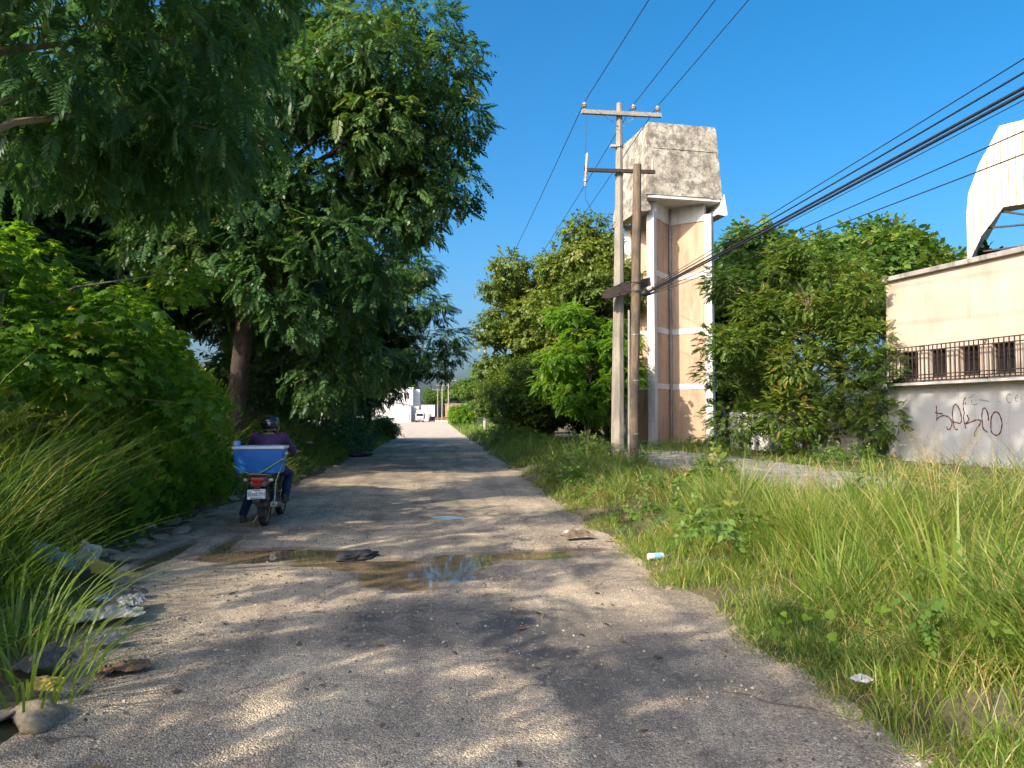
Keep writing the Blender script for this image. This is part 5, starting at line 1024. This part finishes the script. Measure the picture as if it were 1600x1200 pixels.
st_.ell((0, .505, .93), (.18, .135, .10), 18, 10); st_.tube([(0, .50, .92), (0, .515, 1.05), (0, .55, 1.20), (0, .575, 1.30)], [.155, .15, .155, .10], 18); st_.ell((0, .56, 1.20), (.205, .135, .135), 18, 12); st_.ell((0, .575, 1.29), (.15, .085, .055), 16, 10)
for a, e in ((LS, LE), (RS, RE)):
    v = Vector(a).lerp(Vector(e), .92); limb(st_, [a, Vector(a).lerp(v, .5), v], [.078, .070, .062])
remesh(st_, 'shirt', M['shirt'], pe, .012, 5)
jn = MB(); jn.ell((0, .50, .86), (.175, .14, .105), 16, 10)
for h, k, a in ((LH, LK, LA), (RH_, RK, RA)):
    m1 = Vector(h).lerp(Vector(k), .55); m2 = Vector(k).lerp(Vector(a), .5); limb(jn, [h, m1, k, m2, a], [.100, .090, .075, .070, .062])
remesh(jn, 'jeans', M['jeans'], pe, .013, 5)
for (ax, ay, az), z0 in ((LA, 0.0), (RA, .30)):
    b = MB(); b.ell((ax, ay + .045, z0 + .045), (.046, .125, .045), 14, 10); b.ell((ax, ay - .03, z0 + .07), (.042, .055, .06), 12, 8); b.box((ax, ay + .045, z0 + .012), (.088, .25, .022)); remesh(b, 'shoe', M['shoe'], pe, .010, 3)
hm = empty('helmet'); hm.parent = pe; HC = (0, .635, 1.475)
b = MB(); b.ell(HC, (.138, .160, .138), 26, 18); b.ell((0, .655, 1.420), (.128, .145, .105), 22, 14); remesh(b, 'shell', M['helmet'], hm, .009, 4)
b = MB(); prv = [(math.radians(a), .118) for a in range(-60, 61, 10)]
b.prism([(.142 * math.sin(a), HC[1] + .166 * math.cos(a)) for a, _ in prv] + [(.134 * math.sin(a), HC[1] + .158 * math.cos(a)) for a, _ in reversed(prv)], 1.435, 1.51); b.build('visor', M['visor'], hm, smooth=True)
b = MB(); b.prism([(.130 * math.sin(a) * .93, HC[1] - .158 * math.cos(a) * .93) for a in np.linspace(-.9, .9, 12)] + [(.120 * math.sin(a) * .93, HC[1] - .148 * math.cos(a) * .93) for a in np.linspace(.9, -.9, 12)], 1.368, 1.40); b.build('neck_roll', M['visor'], hm, smooth=True)
b = MB(); b.prism([(-.026, .018), (.026, .02), (.024, .012), (.006, .008), (.004, -.02), (-.005, -.02), (-.004, .007), (-.026, .010)], 0, .004, 'XZ'); b.build('emblem', M['cooler_white'], hm, (.012, .635 - .1635, 1.475))

# ------------------------------------------------------------------ litter, stones, small things
def rock_mesh(seed, sub=3, amp=.16):
    bm = bmesh.new(); bmesh.ops.create_icosphere(bm, subdivisions=sub, radius=1); q = np.random.default_rng(seed); sc = q.uniform(.65, 1.25, 3); off = q.uniform(0, 50, 2)
    for v in bm.verts:
        p = np.array(v.co); k = .78 + .5 * float(vnoise(p[0] * 1.6 + off[0] + p[2], p[1] * 1.6 + off[1] - p[2])); k += amp * float(vnoise(p[0] * 5 + off[1], p[1] * 5 + p[2] * 4 + off[0])); f = np.round(p * k * 3) / 3 * .3 + p * k * .7; v.co = Vector(f * sc * (1, 1, .6))
    me = bpy.data.meshes.new('stone'); bm.to_mesh(me); bm.free(); me.polygons.foreach_set('use_smooth', [True] * len(me.polygons)); me.materials.append(M['stone']); return me
RK_ = [rock_mesh(k, 3, .4) for k in range(6)]; q = np.random.default_rng(91)
def hz(x, y): return max(float(h_road(np.array(x), np.array(y))), float(h_left(np.array(x), np.array(y))) if x < 0 else float(h_right(np.array(x), np.array(y))))
def stone(lab, x, y, s, grp, cat='stone'):
    o = link('stone', RK_[q.integers(0, 6)], None, None, (x, y, hz(x, y) + s * .2), (q.uniform(-.3, .3), q.uniform(-.3, .3), q.uniform(0, 6.28))); o.scale = (s * q.uniform(.9, 1.3), s, s * q.uniform(.45, .8)); tag(o, lab, cat, grp)
stone('largest pale stone in the lower left corner beside the yellow wrapper', -2.06, 4.27, .105, None); stone('pale stone cut by the left frame edge next to the largest one', -2.24, 4.18, .08, None); stone('small pale stone by the yellow wrapper', -2.25, 4.62, .06, None)
for k in range(42):
    y = q.uniform(8.6, 13.2); x = float(edge_l(y)) + q.uniform(-.45, .12); stone('grey rubble stone along the left road edge behind the rider', x, y, .03 + .075 * q.random() ** 2, 'rubble stones at the left road edge')
for k in range(14):
    y = q.uniform(14, 24); x = float(edge_l(y)) + q.uniform(-.3, .15); stone('rubble stone at the left road edge ahead of the rider', x, y, .04 + .06 * q.random() ** 2, 'stones ahead of the rider')
for k, (x, y, s) in enumerate(((2.15, 9.6, .05), (2.3, 9.8, .035), (2.05, 11.2, .03), (2.25, 13.5, .04), (2.1, 6.9, .03), (2.2, 5.6, .028))): stone('small stone at the right road edge beside the grass', x, y, s, 'stones at the right road edge')
lump = link('asphalt_lump', rock_mesh(40, 4, .7), None, None, (-.92, 8.86, .02), (0, 0, .4)); lump.data.materials.clear(); lump.data.materials.append(simple('asphalt_lump', (.05, .052, .06), (.025, .026, .03), .8, 12, bmp=.6, bscale=40)); lump.scale = (.15, .10, .06); tag(lump, 'dark broken asphalt lump between the two puddles', 'asphalt lump')
lump2 = link('black_bag', rock_mesh(43, 3), None, None, (-2.95, 30.3, .12), (0, 0, .8)); lump2.data.materials.clear(); lump2.data.materials.append(M['black_plastic']); lump2.scale = (.5, .32, .22); tag(lump2, 'black rubbish bag at the left road edge in the shade', 'rubbish bag')

def crumple(name, label, loc, size, color, seed, rz=0.0, h=.5, rough=.4, trans=0.0, tilt=0.0, cat='litter'):
    """A crumpled wrapper or bag: a folded, puffed sheet with ragged edges."""
    bm = bmesh.new(); bmesh.ops.create_grid(bm, x_segments=14, y_segments=12, size=1.0); qq = np.random.default_rng(seed); o1, o2 = qq.uniform(0, 80, 2)
    for v in bm.verts:
        x, y = v.co.x, v.co.y; e = 1 + .22 * (float(vnoise(x * 3 + o1, y * 3 + o2)) - .5); n1 = float(fbm(x * 1.6 + o1, y * 1.6 + o2, 3)); n2 = abs(float(vnoise(x * 4.2 + o2, y * 4.2 + o1)) - .5) * 2
        v.co = Vector((x * size[0] * e, y * size[1] * e, (h * (1 - .75 * max(abs(x), abs(y)) ** 2) * (.35 + n1) + .18 * n2) * max(size)))
    me = bpy.data.meshes.new(name); bm.to_mesh(me); bm.free()
    size = tuple(q_ * .82 for q_ in size); color = tuple(.75 * c + .25 * d for c, d in zip(color, (.22, .20, .17))); m = simple(name + '_film', color, tuple(c * .55 for c in color), rough, 9, bmp=.5, bscale=24, spec=.5, dist=.01)
    o = link(name, me, m, None, loc, (tilt, tilt * .5, rz)); tag(o, label, cat); return o
crumple('plastic_bag', 'white plastic bag in the grass above the left trash heap', (-3.72, 7.7, .30), (.12, .10), (.60, .60, .60), 1, .3, 1.0, tilt=.7)
crumple('plastic_bag', 'teal and white plastic bag beside the white one', (-3.45, 7.5, .25), (.12, .12), (.22, .42, .48), 2, 1.2, .9, tilt=.6)
crumple('plastic_bag', 'pale grey plastic bag standing next to the yellow wrapper', (-3.30, 7.65, .27), (.10, .14), (.55, .53, .48), 3, .5, 1.0, tilt=.9)
crumple('food_wrapper', 'yellow food wrapper lying beside the grey plastic bag', (-3.13, 7.55, .16), (.13, .09), (.62, .44, .03), 4, .9, .8, tilt=.6)
crumple('food_wrapper', 'flattened yellow wrapper at the edge of the road shadow', (-2.92, 7.6, .08), (.14, .06), (.55, .42, .05), 5, .2, .35)
crumple('paper_sheet', 'large torn white board on the ground at the road edge', (-2.52, 6.2, .07), (.24, .18), (.52, .50, .46), 6, .5, .18)
crumple('paper_sheet', 'torn grey paper lying on the white board', (-2.45, 6.5, .10), (.17, .10), (.42, .42, .42), 7, 2.0, .3)
crumple('cloth_scrap', 'small purple crumpled scrap below the white board', (-2.25, 5.55, .05), (.11, .05), (.20, .16, .30), 8, .4, .6, .8)
crumple('leaf_litter', 'rusty brown heap of wet leaves on the road edge', (-1.93, 5.02, .03), (.15, .08), (.20, .10, .045), 9, .5, .35, .9)
crumple('food_wrapper', 'bright yellow wrapper above the largest corner stone', (-2.16, 4.56, .10), (.085, .05), (.66, .46, .05), 10, .2, .7, tilt=.4)
crumple('plastic_bag', 'dark brown plastic bag under the corner grass', (-2.35, 4.9, .10), (.15, .12), (.055, .045, .04), 11, 1.0, .8)
crumple('plastic_bag', 'black plastic scrap by the road edge beside the bags', (-2.62, 7.0, .05), (.11, .06), (.03, .035, .04), 12, .2, .6)
crumple('food_wrapper', 'small orange wrapper deep in the left bank grass', (-3.35, 6.0, .22), (.04, .03), (.70, .22, .04), 13, .2, .8)
crumple('food_wrapper', 'small red-orange wrapper in the grass near the blue scrap', (-2.98, 6.25, .18), (.04, .03), (.66, .14, .06), 14, 1.2, .8)
crumple('cloth_scrap', 'blue scrap between the bags and the white board', (-2.72, 6.62, .10), (.07, .04), (.06, .16, .42), 15, .6, .6)
crumple('plastic_bag', 'clear plastic scrap in the short grass of the lower right', (2.36, 4.15, .12), (.05, .05), (.50, .53, .55), 16, .6, .9)
crumple('plastic_bag', 'tiny white scrap at the end of the right puddle', (1.72, 10.1, .05), (.06, .05), (.68, .68, .66), 17, .6, .9)
crumple('dead_branch_litter', 'brown clump of debris below the tiny white scrap', (1.78, 9.75, .04), (.2, .09), (.17, .11, .06), 18, .2, .5, .9)
# discarded bottle
bt = empty('plastic_bottle', (2.36, 8.17, .07), R(8)); tag(bt, 'empty white plastic bottle lying at the right road edge', 'bottle')
b = MB(); b.lathe([(.01, -.11), (.033, -.108), (.036, -.09), (.033, -.06), (.036, -.03), (.033, 0), (.036, .03), (.036, .06), (.016, .095), (.014, .11)], 16, 'X', (0, 0, .02)); b.build('bottle_body', M['cooler_white'], bt, smooth=True)
MB().lathe([(.016, .108), (.016, .128), (.012, .13)], 14, 'X', (0, 0, .02)).build('bottle_cap', M['cooler_blue'], bt); MB().lathe([(.0368, -.045), (.0368, .03)], 16, 'X', (0, 0, .02)).build('bottle_label', M['cooler_pale'], bt)
# bare twig on the right road edge and fallen leaves on the road
b = MB(); b.tube([(0, 0, .01), (.12, -.08, .02), (.2, -.22, .015), (.38, -.33, .025), (.55, -.5, .012)], [.004, .004, .0035, .003, .002], 5); b.tube([(.2, -.22, .015), (.27, -.2, .03), (.31, -.16, .04)], [.003, .002, .001], 4); tag(b.build('twig', M['bark'], None, (1.62, 4.35, .01)), 'thin bare twig lying on the right road edge', 'twig')
T = Tpl(); T.poly(leaf_pts((0, 0, 0), (1, 0, 0), (0, 0, 1), .09, .022, 6, .5)); T.done(); qn = 90
Yq = 2.9 + 12 * q.random(qn) ** 1.5; Xq = q.uniform(-3, 1.9, qn); Pq = np.stack([Xq, Yq, h_road(Xq, Yq) + .008], 1); Dq = unit(qn, q); Dq[:, 2] *= .15; Nq = np.array([0, 0, 1.]) + unit(qn, q) * .3
okq = hollow(Xq, Yq) < .2
tag(link('fallen_leaves', np_mesh('fallen_leaves', *emit([(T, Pq[okq], Dq[okq], Nq[okq], q.uniform(.35, 1.0, okq.sum()), q.uniform(0, .8, okq.sum()))])), M['leaf_dead']), 'small dead leaves and bark bits scattered on the road', 'leaf litter', kind='stuff')
